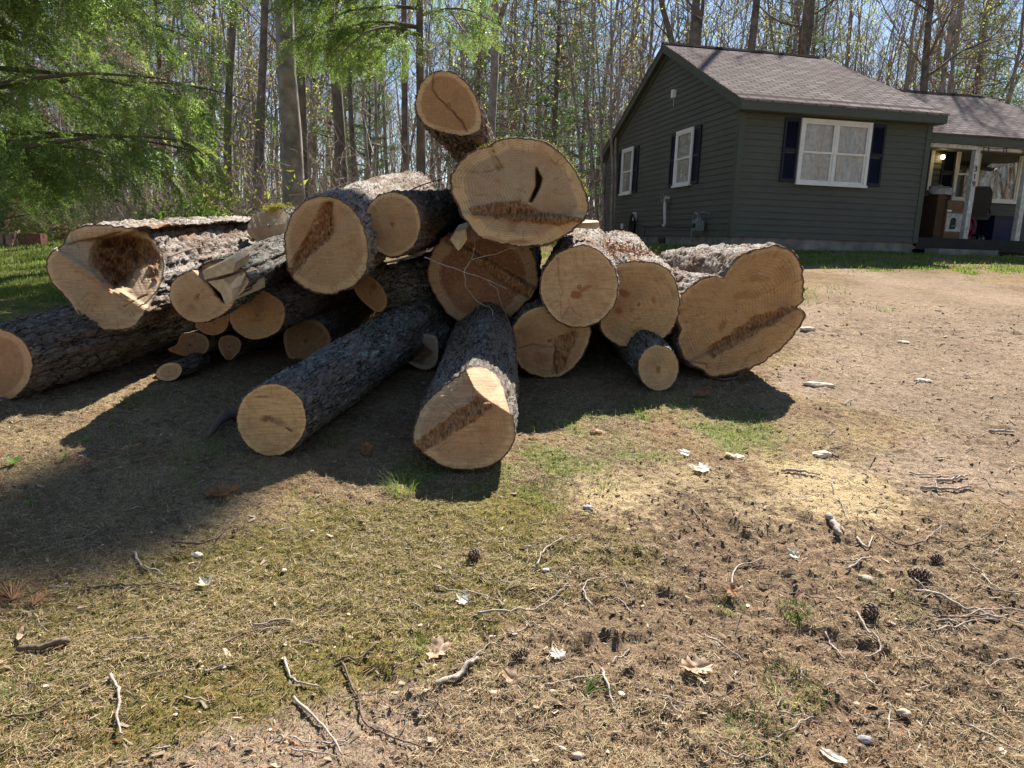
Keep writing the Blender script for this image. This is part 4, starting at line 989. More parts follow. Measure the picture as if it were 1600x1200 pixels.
# --- right half
def rN(px, py):
    q = ((py-372)*(835-705)-(px-705)*(450-372))/152.
    return .09*sstep(-5, 5, -q)+.03*softpoly(px, py, [(690, 372), (705, 366), (800, 425), (838, 452), (828, 468), (770, 428)], 4)
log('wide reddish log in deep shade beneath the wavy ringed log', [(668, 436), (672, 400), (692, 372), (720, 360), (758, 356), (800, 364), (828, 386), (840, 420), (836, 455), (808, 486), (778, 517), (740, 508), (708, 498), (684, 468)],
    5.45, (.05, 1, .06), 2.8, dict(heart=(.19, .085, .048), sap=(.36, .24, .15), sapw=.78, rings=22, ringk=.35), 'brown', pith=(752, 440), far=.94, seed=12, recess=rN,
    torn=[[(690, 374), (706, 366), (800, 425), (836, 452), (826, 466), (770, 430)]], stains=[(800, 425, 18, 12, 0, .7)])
log('round pale log with a small red stain and a thin straight cut line', ngon(905, 448, 61, 64, .1, 13, .008), 5.08, (.10, 1, .08), 2.9,
    dict(heart=(.53, .36, .215), sap=(.62, .46, .29), sapw=.93, rings=5, ringk=.12, saw=24, sawrot=1.2, streak=.4, stain=(.26, .09, .04)), 'pale', far=.95, seed=13, amp=.016,
    stains=[(900, 460, 10, 6, .1, 1), (914, 451, 12, 4, -.4, .9), (930, 466, 3, 2, 0, .6)], cracks=[([(872, 402), (876, 450), (878, 504)], .8), ([(878, 500), (890, 478), (900, 492), (925, 500), (940, 492)], .8)])
log('log with brown flecks leaning between the pale round log and the heart shaped one', [(942, 462), (948, 430), (965, 412), (1000, 408), (1035, 415), (1056, 438), (1062, 470), (1056, 505), (1036, 530), (1005, 543), (972, 542), (950, 530), (937, 508)],
    5.33, (.08, 1, .08), 3.0, dict(heart=(.48, .315, .17), sap=(.57, .41, .24), sapw=.9, rings=10, ringk=.25, saw=24, sawrot=1., streak=.35), 'pale', far=1.02, seed=14, amp=.018,
    stains=[(975, 458, 9, 6, .6, .9), (966, 486, 7, 5, .2, .9), (1022, 468, 4, 6, 0, .7), (996, 517, 8, 4, -.3, .7), (988, 484, 5, 3, 0, .6)], cracks=[([(1032, 432), (1045, 448)], .8), ([(985, 505), (998, 498)], .8)])
log('stained log end low down between the shaded reddish log and the small round one', [(797, 540), (800, 512), (820, 488), (850, 478), (890, 480), (918, 500), (921, 530), (905, 565), (880, 586), (848, 590), (815, 575)],
    contact(850, 591), (.02, 1, .08), 2.5, dict(heart=(.42, .26, .14), sap=(.52, .36, .2), sapw=.9, rings=8, ringk=.2), 'grey', far=.95, seed=15, torn=[[(868, 530), (890, 515), (905, 520), (880, 580), (860, 585)]],
    cracks=[([(802, 545), (830, 538), (862, 545)], 1.2), ([(866, 540), (868, 582)], 1.5)], stains=[(820, 520, 12, 10, 0, .5), (845, 560, 14, 8, .3, .5)])
log('smallest round log of the sunny side, on the ground beside the heart shaped log', ngon(1029, 575, 32, 36, 0, 11, .015), contact(1029, 612), (-.03, 1, .09), 1.9,
    dict(heart=(.55, .39, .24), sap=(.60, .44, .28), sapw=.9, rings=12, ringk=.25), 'lichen', far=1., seed=16, amp=.012, stains=[(1028, 580, 4, 5, .5, .8)])
def rR(px, py):
    q = ((py-560)*(1258-1105)-(px-1105)*(483-560))/171.
    low = sstep(-4, 4, q+8)
    band = softpoly(px, py, [(1100, 548), (1145, 525), (1190, 500), (1232, 486), (1240, 494), (1200, 512), (1112, 560)], 4)
    hol = softpoly(px, py, [(1100, 556), (1130, 560), (1138, 576), (1100, 584)], 3)*0
    return -.05*low+band*.02+.02*sstep(0, 50, -q)*0
log('heart shaped double log beside the bare soil with a brown torn band across it', [(1056, 500), (1056, 478), (1062, 462), (1080, 446), (1100, 435), (1118, 431), (1130, 435), (1136, 424), (1148, 408), (1168, 394), (1198, 385), (1222, 384), (1240, 394), (1252, 412), (1257, 440), (1256, 468), (1246, 480), (1257, 486), (1256, 500), (1238, 528), (1212, 552), (1180, 572), (1140, 586), (1110, 588), (1096, 578), (1078, 570), (1064, 550), (1058, 530), (1063, 515)],
    contact(1125, 590), (-.10, 1, .015), 1.9, dict(heart=(.46, .275, .13), sap=(.55, .36, .19), sapw=.9, rings=22, ringk=.45, saw=30, sawrot=.5, streak=.4, stain=(.22, .095, .035)), 'pale', pith=(1150, 486), far=.84, seed=17, recess=rR, nrm=(.02, -1, .02), amp=.02, furrow=16,
    torn=[[(1100, 550), (1120, 535), (1178, 494), (1225, 478), (1236, 488), (1205, 508), (1112, 560)]], stains=[(1165, 462, 26, 7, -.1, .5), (1185, 436, 18, 5, 0, .45), (1129, 508, 5, 10, .5, .75), (1225, 430, 14, 20, .2, .25), (1150, 530, 22, 4, -.5, .4), (1180, 400, 30, 4, -.25, .4)],
    cracks=[([(1100, 586), (1104, 570), (1085, 566), (1074, 566)], 1.4), ([(1235, 480), (1256, 488)], 1.4), ([(1150, 586), (1170, 555), (1195, 545)], .7)])

# --- shaded ends deep in the pile
SHADE_WD = dict(heart=(.20, .12, .07), sap=(.30, .20, .12), sapw=.86, rings=9, ringk=.2)  # wood colour darkened to carry the shade inside the pile
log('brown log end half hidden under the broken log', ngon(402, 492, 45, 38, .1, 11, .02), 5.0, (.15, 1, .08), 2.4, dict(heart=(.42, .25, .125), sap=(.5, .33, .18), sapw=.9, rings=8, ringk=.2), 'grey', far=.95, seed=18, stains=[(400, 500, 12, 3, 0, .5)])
log('dark log end deepest in the shade behind the lichened front log', [(443, 530), (450, 510), (475, 500), (498, 502), (513, 518), (516, 535), (500, 552), (478, 568), (452, 560)], 5.5, (.1, 1, .08), 2.2, SHADE_WD, 'grey', seed=19)
log('small oval log end above the lowest loose one in the dark gap', [(262, 546), (276, 538), (282, 524), (300, 519), (320, 524), (327, 538), (320, 552), (300, 557), (278, 554)], 5.15, (.1, 1, .02), .7, SHADE_WD, 'grey', far=.9, seed=20, amp=.007)
log('small upright oval log end with a dark notch at its bottom', [(341, 540), (345, 527), (360, 524), (374, 530), (376, 544), (368, 556), (358, 563), (348, 556)], 5.2, (.05, 1, .03), .8, SHADE_WD, 'grey', far=.9, seed=21, amp=.006, stains=[(357, 557, 4, 8, 0, 1)])
log('small pale oval log end lying lowest in the dark gap', ngon(264, 581, 21, 14, -.25, 10, .02), contact(264, 597), (.1, 1, .04), .4, dict(heart=(.42, .29, .18), sap=(.56, .42, .27), sapw=.7, rings=4, ringk=.1), 'grey', far=.9, seed=22, amp=.006)
log('reddish log end wedged directly beneath the broken log', [(305, 506), (330, 492), (352, 484), (358, 500), (350, 518), (332, 524), (314, 518)], 5.1, (.12, 1, .06), 1.7, dict(heart=(.36, .17, .08), sap=(.42, .24, .13), sapw=.9, rings=4, ringk=.1), 'grey', seed=23, amp=.007)
log('dark barked log seen side on, its narrow slanted end beneath the torn faced log', [(552, 440), (568, 428), (590, 440), (604, 462), (603, 480), (590, 488), (572, 476), (556, 458)], 5.35, (.62, 1, .10), 1.5, dict(heart=(.34, .21, .11), sap=(.42, .28, .15), sapw=.9, rings=3, ringk=.1), 'lichen', nrm=(-.4, -1, -.2), far=1.9, seed=24, stains=[(583, 448, 6, 6, 0, .8)], amp=.02)
log('grey split chunk of log on the ground behind the two front logs', [(630, 540), (640, 526), (662, 521), (682, 526), (685, 548), (682, 568), (668, 578), (650, 574), (634, 562)], contact(657, 580), (.1, 1, .1), .9, dict(heart=(.30, .24, .19), sap=(.36, .30, .24), sapw=.8, rings=3, ringk=.1), 'lichen', seed=25, recess=lambda px, py: .10*softpoly(px, py, [(634, 545), (660, 540), (672, 552), (655, 566), (636, 560)], 4), stains=[(650, 552, 12, 8, 0, .9)], amp=.012)

# ------------------------------------------------------------------ small pieces lying on the pile
M_CHIP = simple('fresh_wood_chip', (.56, .41, .25), .8, .2, 25, .3)
M_TWIG = simple('dead_twig', (.33, .27, .22), .85, .35, 60, .4)
M_TWIGD = simple('dark_twig', (.14, .095, .07), .85, .35, 60, .4)
def slab(name, label, poly, Y, back, mat, cat='wood chip', group=None):
    P = np.array([at(x, y, Y) for x, y in poly]); k = len(P); b = np.array(back); o0 = P.mean(0)
    m = MB(); mid = P+b*.5+RNG.standard_normal((k, 3))*.004; V = np.vstack([P, mid, P+b+RNG.standard_normal((k, 3))*.006])-o0
    j = np.arange(k); j2 = (j+1) % k
    m.add(V, np.concatenate([np.stack([j, j+k, j2+k, j2], -1), np.stack([j+k, j+2*k, j2+2*k, j2+k], -1)]))
    for t in range(1, k-1): m.add(V[[0, t, t+1]], np.array([[0, 1, 2]])); m.add(V[[2*k, 2*k+t+1, 2*k+t]], np.array([[0, 1, 2]]))
    o = m.build(name, mat, loc=o0); return tag(o, label, cat, group)
slab('wood_splinter', 'pale splintered slab of wood lying on the round pale log', [(894, 349), (936, 347), (937, 353), (932, 358), (898, 356)], 5.35, (0, .18, .02), M_CHIP)
slab('wood_splinter', 'small sunlit sliver of bark hanging in front of the shaded reddish log', [(703, 374), (712, 362), (728, 358), (730, 374), (722, 386), (716, 392)], 5.2, (.02, .1, .05), M_CHIP)
def px_stick(name, label, pts, Y, r, mat, cat='twig', group=None, jit=.0):
    P = np.array([at(x, y, Yv) for (x, y), Yv in zip(pts, np.broadcast_to(Y, len(pts)))])
    P = resamp(P, 5); m = MB(); m.tube(P-P[0], np.linspace(r, r*.45, len(P)), 6)
    return tag(m.build(name, mat, smooth=True, loc=P[0]), label, cat, group)
def hanging_twig():
    m = MB()
    for pts, r in (([(662, 402), (690, 412), (722, 424), (760, 436), (792, 452)], .005), ([(725, 424), (738, 404), (768, 398), (800, 388), (832, 386)], .0035), ([(725, 424), (727, 448), (745, 470), (768, 482), (772, 510), (792, 540), (830, 552)], .003),
                   ([(738, 404), (742, 380), (738, 362)], .0025), ([(760, 436), (776, 452), (786, 480), (796, 505), (800, 520)], .0022)):
        Q = np.array([at(x, y, 4.98) for x, y in pts]); tt = np.linspace(0, len(Q)-1, 4*len(Q)); P = np.stack([np.interp(tt, np.arange(len(Q)), Q[:, c]) for c in range(3)], -1)+RNG.standard_normal((len(tt), 3))*.0025; m.tube(P, np.linspace(r, r*.4, len(P)), 5)
    o = m.build('twig', M_TWIG, smooth=True); tag(o, 'forked thin twig dangling in front of the shaded reddish log', 'twig')
hanging_twig()
px_stick('twig', 'thin bare twig bent across the wavy ringed log', [(686, 232), (700, 255), (716, 266), (745, 270), (768, 262)], 4.93, .004, M_TWIG)
px_stick('twig', 'thin stem leaning against the tipped topmost log', [(688, 232), (694, 245), (706, 262)], [4.95, 4.93, 4.9], .006, M_TWIGD)
px_stick('twig', 'slim twig lying along the sunlit bark behind the round ringed log', [(640, 298), (662, 288), (690, 280), (700, 276)], [6.1, 6.3, 6.5, 6.6], .006, M_TWIGD)
px_stick('twig', 'twig lying along the bark of the big rotten log', [(262, 402), (290, 392), (320, 386), (352, 384)], [4.9, 5.1, 5.3, 5.5], .006, M_TWIGD)
def fuzz(name, label, cat, path, Y0, n, mat, spread=.03, size=.012):
    P = resamp(np.array([at(x, y, yy) for (x, y), yy in zip(path, np.broadcast_to(Y0, len(path)))]), 12)
    c = P[RNG.integers(0, len(P), n)]+RNG.standard_normal((n, 3))*[spread, spread*2, spread*.35]
    d1 = RNG.standard_normal((n, 3))*size; d2 = RNG.standard_normal((n, 3))*size*.6
    V = np.stack([c, c+d1, c+d2], 1).reshape(-1, 3)
    tag(mk(name, V, np.arange(n*3).reshape(-1, 3), mat, attrs={'cv': ('FLOAT', np.repeat(RNG.random(n), 3))}), label, cat, kind='stuff')
M_YMOSS = leafmat('yellow_moss', [(.16, .15, .03), (.34, .30, .07)], .3, attr='cv')
fuzz('moss', 'yellow green moss along the top edge of the wavy ringed log', 'moss', [(752, 232), (785, 216), (850, 220), (885, 245), (905, 275), (916, 300)], 5.08, 520, M_YMOSS, .010, .008)
fuzz('moss', 'yellow moss on top of the short cut piece', 'moss', [(420, 326), (440, 322), (455, 330)], [6.4, 6.5, 6.7], 900, M_YMOSS, .03, .014)
fuzz('bark_shreds', 'orange brown bark shreds caught on the sunny logs', 'bark shreds', [(915, 400), (945, 385), (980, 388), (1010, 400)], 5.6, 500, simple('bark_shred', (.36, .19, .10), .9, .4, 20), .06, .02)

# ------------------------------------------------------------------ trees
M_TB = simple('tree_bark_grey', (.25, .215, .18), .9, .45, 5, .6)
M_TBD = simple('tree_bark_dark', (.14, .112, .09), .9, .45, 5, .6)
M_TW = simple('tree_twigs', (.25, .205, .165), .9, .3, 3)
M_TWR = simple('tree_twigs_reddish', (.28, .19, .145), .9, .3, 3)
M_BUDY = leafmat('yellow_green_buds', [(.32, .34, .10), (.52, .50, .20)], .5, attr='cv')
M_BUDR = leafmat('reddish_buds', [(.34, .22, .14), (.42, .36, .18)], .45, attr='cv')
M_PINE = leafmat('pine_needles', [(.05, .095, .04), (.15, .22, .09)], .45, attr='cv')
def curve_from(p, dirn, L, k, up, wob, rng):
    """(k,3) polyline growing from p along dirn, bending upward"""
    P = [p]; d = dirn.copy()
    for _ in range(k-1):
        d = d+np.array([0, 0, up])+rng.standard_normal(3)*wob; d /= np.linalg.norm(d)
        P.append(P[-1]+d*L/(k-1))
    return np.array(P)
def bare_tree(seed, H, r0, n_limb, start, lean=(0, 0), spread=.55, bud=None, twigm=None, barkm=None, fork=False, nb=7, ntw=6, buds=900, limb_len=.34):
    rng = np.random.default_rng(seed)
    m = MB(); k = 16; t = np.linspace(0, 1, k)
    wx = np.cumsum(rng.standard_normal(k))*.012*H/6; wy = np.cumsum(rng.standard_normal(k))*.012*H/6
    tr = np.stack([lean[0]*t*H+wx-wx[0], lean[1]*t*H+wy-wy[0], t*H-.15], -1)
    rad = r0*(1-.86*t)+r0*.35*np.exp(-t*28)
    m.tube(tr, rad, 10)
    stems = [(tr, rad)]
    if fork:
        i = 5; st = curve_from(tr[i], np.array([.35*rng.choice([-1, 1]), .1, 1]), H*.62, 12, .05, .05, rng); rd = rad[i]*.75*(1-.85*np.linspace(0, 1, 12))
        m.tube(st, rd, 8); stems.append((st, rd))
    Lp, Lr, Tp, Tr, B = [], [], [], [], []
    for q in range(n_limb):
        st, rd = stems[q % len(stems)]
        f = start+(1-start)*((q+rng.random())/n_limb)**.9
        x = f*(len(st)-1); i = min(int(x), len(st)-2); p = st[i]+(st[i+1]-st[i])*(x-i); rr = rd[i]
        a = rng.random()*6.28; L = H*limb_len*(1-f*.75)*(.6+.7*rng.random())
        d0 = np.array([math.cos(a), math.sin(a), spread*rng.uniform(.3, 1.6)]); d0 /= np.linalg.norm(d0)
        P = curve_from(p, d0, L, 8, .10, .12, rng); r_ = max(.014, rr*.38)
        m.tube(P, np.linspace(r_, .010, 8), 5, False)
        for b in range(nb):
            fb = .15+.85*(b+rng.random())/nb; x = fb*7; i = min(int(x), 6); pp = P[i]+(P[i+1]-P[i])*(x-i)
            dd = (P[i+1]-P[i]); dd /= np.linalg.norm(dd); dd = dd+rng.standard_normal(3)*.6; dd /= np.linalg.norm(dd)
            Q = curve_from(pp, dd, L*.42*(1.15-fb*.6), 5, .10, .15, rng); Lp.append(Q); Lr.append(np.linspace(max(.007, r_*.4), .005, 5))
            for c in range(ntw):
                fc = .2+.8*rng.random(); x = fc*4; i = min(int(x), 3); pp2 = Q[i]+(Q[i+1]-Q[i])*(x-i)
                d2 = Q[i+1]-Q[i]; d2 /= np.linalg.norm(d2)+1e-9; d2 = d2+rng.standard_normal(3)*.6; d2 /= np.linalg.norm(d2)
                R_ = curve_from(pp2, d2, L*.22*rng.uniform(.5, 1.3), 3, .1, .15, rng); Tp.append(R_); Tr.append(np.linspace(.0055, .0035, 3)); B += [R_[1], R_[2]]
    V1, F1 = m.arrays(); trunk = mesh_data('trunk', V1, F1, barkm or M_TB)
    Va, Fa = tubes((np.array(Lp), np.array(Lr)), 4); Vb, Fb = tubes((np.array(Tp), np.array(Tr)), 3)
    Vs = [Va, Vb]; Fs4 = [Fa, Fb+len(Va)]; nv = len(Va)+len(Vb); mi = [0]*(len(Fa)+len(Fb)); F3 = []; cv = np.zeros(nv)
    mats = [twigm or M_TW]
    if bud is not None and buds:
        B = np.array(B); B = B[rng.integers(0, len(B), buds)]+rng.standard_normal((buds, 3))*.09
        s = .026+.036*rng.random((buds, 1))
        a_ = rng.standard_normal((buds, 3)); a_ /= np.linalg.norm(a_, axis=1)[:, None]; b_ = np.cross(a_, rng.standard_normal((buds, 3))); b_ /= np.linalg.norm(b_, axis=1)[:, None]
        V3 = np.stack([B-a_*s, B+b_*s*.5, B+a_*s, B-b_*s*.5], 1).reshape(-1, 3)
        Fq = np.arange(buds*4).reshape(-1, 4)+nv; Vs.append(V3); Fs4.append(Fq); mi += [1]*buds; mats.append(bud); cv = np.concatenate([cv, np.repeat(rng.random(buds), 4)])
    crown = mesh_data('crown', np.vstack(Vs), np.vstack(Fs4), mats, mi=mi, attrs={'cv': ('FLOAT', cv)})
    return trunk, crown
def pine_tree_mesh(seed, H, r0, start=.12, lm=.2, cl=1, lb=.3):
    rng = np.random.default_rng(seed); m = MB(); t = np.linspace(0, 1, 14)
    tr = np.stack([.01*H*np.sin(t*3), 0*t, t*H-.1], -1); m.tube(tr, r0*(1-.9*t), 8); P0 = []; Lp = []
    for q in range(70):
        f = start+(1-start)*(q+rng.random())/70; a = q*2.4+rng.random(); L = H*lm*(1.08-f)**.8*(.6+.6*rng.random())+lb
        p = np.array([.01*H*math.sin(f*3), 0, f*H]); P = curve_from(p, np.array([math.cos(a), math.sin(a), .12]), L, 6, .02, .08, rng); Lp.append(P)
        n = int(46*L); u = rng.random(n)**.7*5; i = np.minimum(u.astype(int), 4); c = P[i]+(P[i+1]-P[i])*(u-i)[:, None]
        P0.append(c+rng.standard_normal((n, 3))*[.16, .16, .07])
    V1, F1 = m.arrays(); trunk = mesh_data('trunk', V1, F1, M_TBD)
    Va, Fa = tubes((np.array(Lp), np.tile(np.linspace(.03, .008, 6), (len(Lp), 1))), 4)
    c = np.vstack(P0); n = len(c); c = np.repeat(c, 3*cl, 0)+(rng.standard_normal((len(c)*3*cl, 3))*.06 if cl > 1 else 0); n = len(c)
    a_ = rng.standard_normal((n, 3)); a_[:, 2] = np.abs(a_[:, 2])*.5; a_ /= np.linalg.norm(a_, axis=1)[:, None]; b_ = np.cross(a_, rng.standard_normal((n, 3))); b_ /= np.linalg.norm(b_, axis=1)[:, None]
    L = .10+.08*rng.random((n, 1)); V3 = np.stack([c-b_*.012, c+b_*.012, c+a_*L], 1).reshape(-1, 3)
    me = mesh_data('crown', np.vstack([Va, V3]), [Fa, np.arange(n*3).reshape(-1, 3)+len(Va)], [M_TBD, M_PINE], mi=[0]*len(Fa)+[1]*n, attrs={'cv': ('FLOAT', np.concatenate([np.zeros(len(Va)), np.repeat(rng.random(n), 3)]))})
    return trunk, me
def place(kind, meshes, x, y, rz, s, label, group=None, tilt=(0, 0), cat='tree'):
    e = empty(kind, (x, y, float(gz(x, y))-.05), 0, label=label, cat=cat, group=group)
    e.rotation_euler = (tilt[1], tilt[0], rz); e.scale = (s, s, s)
    for nm, me in zip(('trunk', 'crown'), meshes):
        ob(nm, me, e)
    return e
PROTO = [bare_tree(1, 17, .09, 16, .30, bud=M_BUDY, buds=700), bare_tree(2, 19, .12, 18, .26, bud=None, fork=True), bare_tree(3, 15, .06, 15, .2, (.03, 0), bud=M_BUDR, twigm=M_TWR, buds=800),
         bare_tree(4, 18, .10, 17, .35, bud=M_BUDY, barkm=M_TBD, buds=400), bare_tree(5, 16, .075, 18, .10, (-.03, .01), bud=M_BUDR, twigm=M_TWR, buds=500, nb=8), bare_tree(6, 14, .05, 14, .12, (.02, 0), spread=.9, bud=M_BUDY, buds=1100),
         bare_tree(7, 18, .14, 16, .32, barkm=M_TBD, fork=True, bud=M_BUDY, buds=300), bare_tree(8, 12, .04, 12, .1, (.05, 0), spread=1., bud=M_BUDY, buds=1300)]
PL = ['bare grey tree with yellow green buds standing in the woods', 'forked bare grey tree standing in the woods', 'thin bare tree with reddish buds standing in the woods', 'straight dark trunked tree with few buds standing in the woods',
      'bare leaning tree with reddish twigs standing in the woods', 'slender young tree with yellowish buds in the woods', 'thick dark forked tree standing in the woods', 'thin leaning sapling with yellowish leaves in the woods']
PINES = [pine_tree_mesh(21, 13, .16), pine_tree_mesh(22, 10, .12, .05)]
def inhouse(x, y):
    dx, dy = x-HX, y-HY; t = dx*math.cos(HA)+dy*math.sin(HA); s = -dx*math.sin(HA)+dy*math.cos(HA); return -2.2 < t < 13 and -3 < s < 11.5
# trees one can pick out
place('maple_tree', bare_tree(31, 15, .19, 15, .38, (-.03, 0), bud=M_BUDY, buds=300), -3.88, 13.2, 0, 1, 'thick pale grey trunk behind the torn faced log, leaning to the hemlock')
place('maple_tree', bare_tree(32, 15, .09, 12, .45, (.0, 0), bud=None, barkm=M_TBD), -4.1, 14.4, 0, 1, 'dark straight trunk close behind the thick pale grey one')
place('maple_tree', bare_tree(33, 16, .13, 14, .35, (-.055, 0), bud=M_BUDY, barkm=M_TBD, buds=300), -3.68, 16.2, 0, 1, 'dark mottled trunk hung with hemlock sprays, next along from the pale grey trunk')
place('maple_tree', bare_tree(34, 17, .10, 12, .4, (-.02, 0), barkm=M_TBD, bud=M_BUDY, buds=300), -3.0, 20, 0, 1, 'dark slim trunk rising just past the tipped topmost log')
place('maple_tree', bare_tree(35, 18, .15, 18, .28, (-.01, 0), bud=M_BUDY, fork=True, buds=400), -.9, 22.5, .4, 1, 'twin stemmed grey tree rising behind the topmost log')
for k, (x, y, ln) in enumerate([(2.3, 20.6, -.13), (2.5, 21.3, -.09), (2.65, 20.9, -.05), (2.8, 21.6, -.02), (2.1, 22., -.16)]):
    place('sapling', bare_tree(40+k, 9+k*.6, .045, 10, .3, (ln, 0), bud=M_BUDY, buds=250, nb=5), x, y, 0, 1, ['thinnest', 'slim', 'straighter', 'upright', 'farthest leaning'][k]+' stem in the fan of saplings beside the gable wall')
place('oak_tree', bare_tree(51, 15, .26, 16, .30, (0, 0), fork=True, spread=.5, barkm=M_TBD, bud=M_BUDY, buds=500), 5.9, 27.5, 0, 1, 'dark forked tree rising behind the gable peak')
place('oak_tree', bare_tree(52, 15, .24, 18, .34, (-.04, 0), fork=True, spread=.35, barkm=M_TBD, bud=None), 10.2, 28.5, 1., 1, 'wide limbed bare tree behind the middle of the roof ridge')
place('oak_tree', bare_tree(53, 15, .2, 16, .35, (.02, 0), barkm=M_TBD, bud=M_BUDY, buds=600), 14.2, 27.5, 2., 1, 'dark many branched tree behind the roof step')
place('oak_tree', bare_tree(54, 17, .17, 12, .4, (.01, 0), barkm=M_TBD, bud=None), 19.4, 26.5, 2., 1, 'tall straight dark trunk behind the porch roof end')
place('pine_tree', pine_tree_mesh(61, 23.6, .17, .968, .07, 4, .14), 7.3, 25.85, 0, 1, 'very tall straight pine behind the front roof slope, crown added to shade the yard')  # narrow crown above the frame, added and shaped to cast the near yard's shadow
# the rest of the woods
rg = np.random.default_rng(77); cnt = 0; taken = []
order = []
while cnt < 165:
    y = 15+45*rg.random()**.85; x = (rg.random()*1.7-.83)*y
    if inhouse(x, y) or (x > -1 and y < 23.5) or (x > 1.5 and y < 26): continue
    if y < 28 and -8.5 < x-.4*(y-9) < -4.2: continue
    if any((x-a)**2+(y-b)**2 < .55 for a, b in taken): continue
    taken.append((x, y)); k = int(rg.choice(8, p=[.16, .1, .14, .14, .14, .12, .08, .12])); cnt += 1
    place('woods_tree', PROTO[k], x, y, rg.random()*6.28, rg.uniform(.75, 1.15), PL[k], 'bare trees in the woods behind', ((rg.random()-.5)*.2, (rg.random()-.5)*.12))
for q, (x, y, s, k) in enumerate([(1.2, 30, .95, 0), (-6.5, 33, .9, 1), (-2.0, 38, 1.1, 0), (3.0, 36, 1., 1), (15, 41, 1.1, 0), (9, 44, 1.2, 1), (-14, 30, 1., 0), (-20, 36, 1.2, 1), (22, 38, 1.2, 0), (-10, 42, 1.3, 0), (27, 45, 1.3, 1), (-.5, 47, 1.3, 0), (12.5, 36, 1.05, 0)]):
    place('pine_tree', PINES[k], x, y, q*1.3, s, 'soft green pine tree among the bare trees', 'green pines in the woods')
# far woods and underbrush: nobody could count them
def far_woods():
    rng = np.random.default_rng(5); n = 1500
    y = 40+58*rng.random(n); x = (rng.random(n)*1.9-.95)*y; z = gz(x, y); H = 11+9*rng.random(n); k = 6; t = np.linspace(0, 1, k)
    lx, ly = rng.standard_normal(n)*.1, rng.standard_normal(n)*.04; w1 = rng.standard_normal((n, k))*.2
    P = np.stack([x[:, None]+lx[:, None]*t*H[:, None]+w1, y[:, None]+ly[:, None]*t*H[:, None], z[:, None]-.2+t*H[:, None]], -1)
    r = (.035+.11*rng.random(n)**2.5)[:, None]*(1-.8*t)
    V1, F1 = tubes((P, r), 4)
    nb = n*16; ii = rng.integers(0, n, nb); f = .25+.75*rng.random(nb); q = np.minimum((f*(k-1)).astype(int), k-2); c = P[ii, q]+(P[ii, q+1]-P[ii, q])*((f*(k-1)-q)[:, None])
    a = rng.random(nb)*6.28; L = (1.-f*.55)*(1.2+2.2*rng.random(nb)); d = np.stack([np.cos(a), np.sin(a), .5+.9*rng.random(nb)], -1); s = np.linspace(0, 1, 4)
    B = c[:, None]+d[:, None]*(L[:, None]*s)[..., None]+rng.standard_normal((nb, 4, 3))*.12*(s[:, None]); B[..., 2] += (L[:, None]*s*s)*.2
    V2, F2 = tubes((B, np.broadcast_to(np.array([.028, .02, .014, .008]), (nb, 4))), 3)
    nl = 22000; jj = rng.integers(0, nb, nl); cc = B[jj, rng.integers(1, 4, nl)]+rng.standard_normal((nl, 3))*.35; sz = .05+.07*rng.random((nl, 1))
    e1 = rng.standard_normal((nl, 3)); e1 /= np.linalg.norm(e1, axis=1)[:, None]; e2 = rng.standard_normal((nl, 3)); e2 /= np.linalg.norm(e2, axis=1)[:, None]
    V3 = np.stack([cc, cc+e1*sz*2, cc+e2*sz], 1).reshape(-1, 3)
    V = np.vstack([V1, V2, V3])
    cv = np.concatenate([np.zeros(len(V1)+len(V2)), np.repeat(rng.random(nl), 3)])
    leaf = leafmat('far_leaves', [(.32, .25, .15), (.30, .30, .13)], .5, attr='cv')
    tag(mk('far_woods', V, [np.vstack([F1, F2+len(V1)]), np.arange(nl*3).reshape(-1, 3)+len(V1)+len(V2)], [M_TW, leaf], mi=np.array([1]*nl+[0]*(len(F1)+len(F2)))[::-1] if False else np.concatenate([np.zeros(len(F1)+len(F2), int), np.ones(nl, int)]), attrs={'cv': ('FLOAT', cv)}),
        'grey brown mass of distant bare woods', 'woods', kind='stuff')
far_woods()
fb = bpy.data.objects['far_woods'].copy(); fb.name = 'far_woods_across_the_road'; C.objects.link(fb); fb.rotation_euler = (0, 0, math.radians(-133)); fb['label'] = 'bare woods across the road, seen only in the window glass'
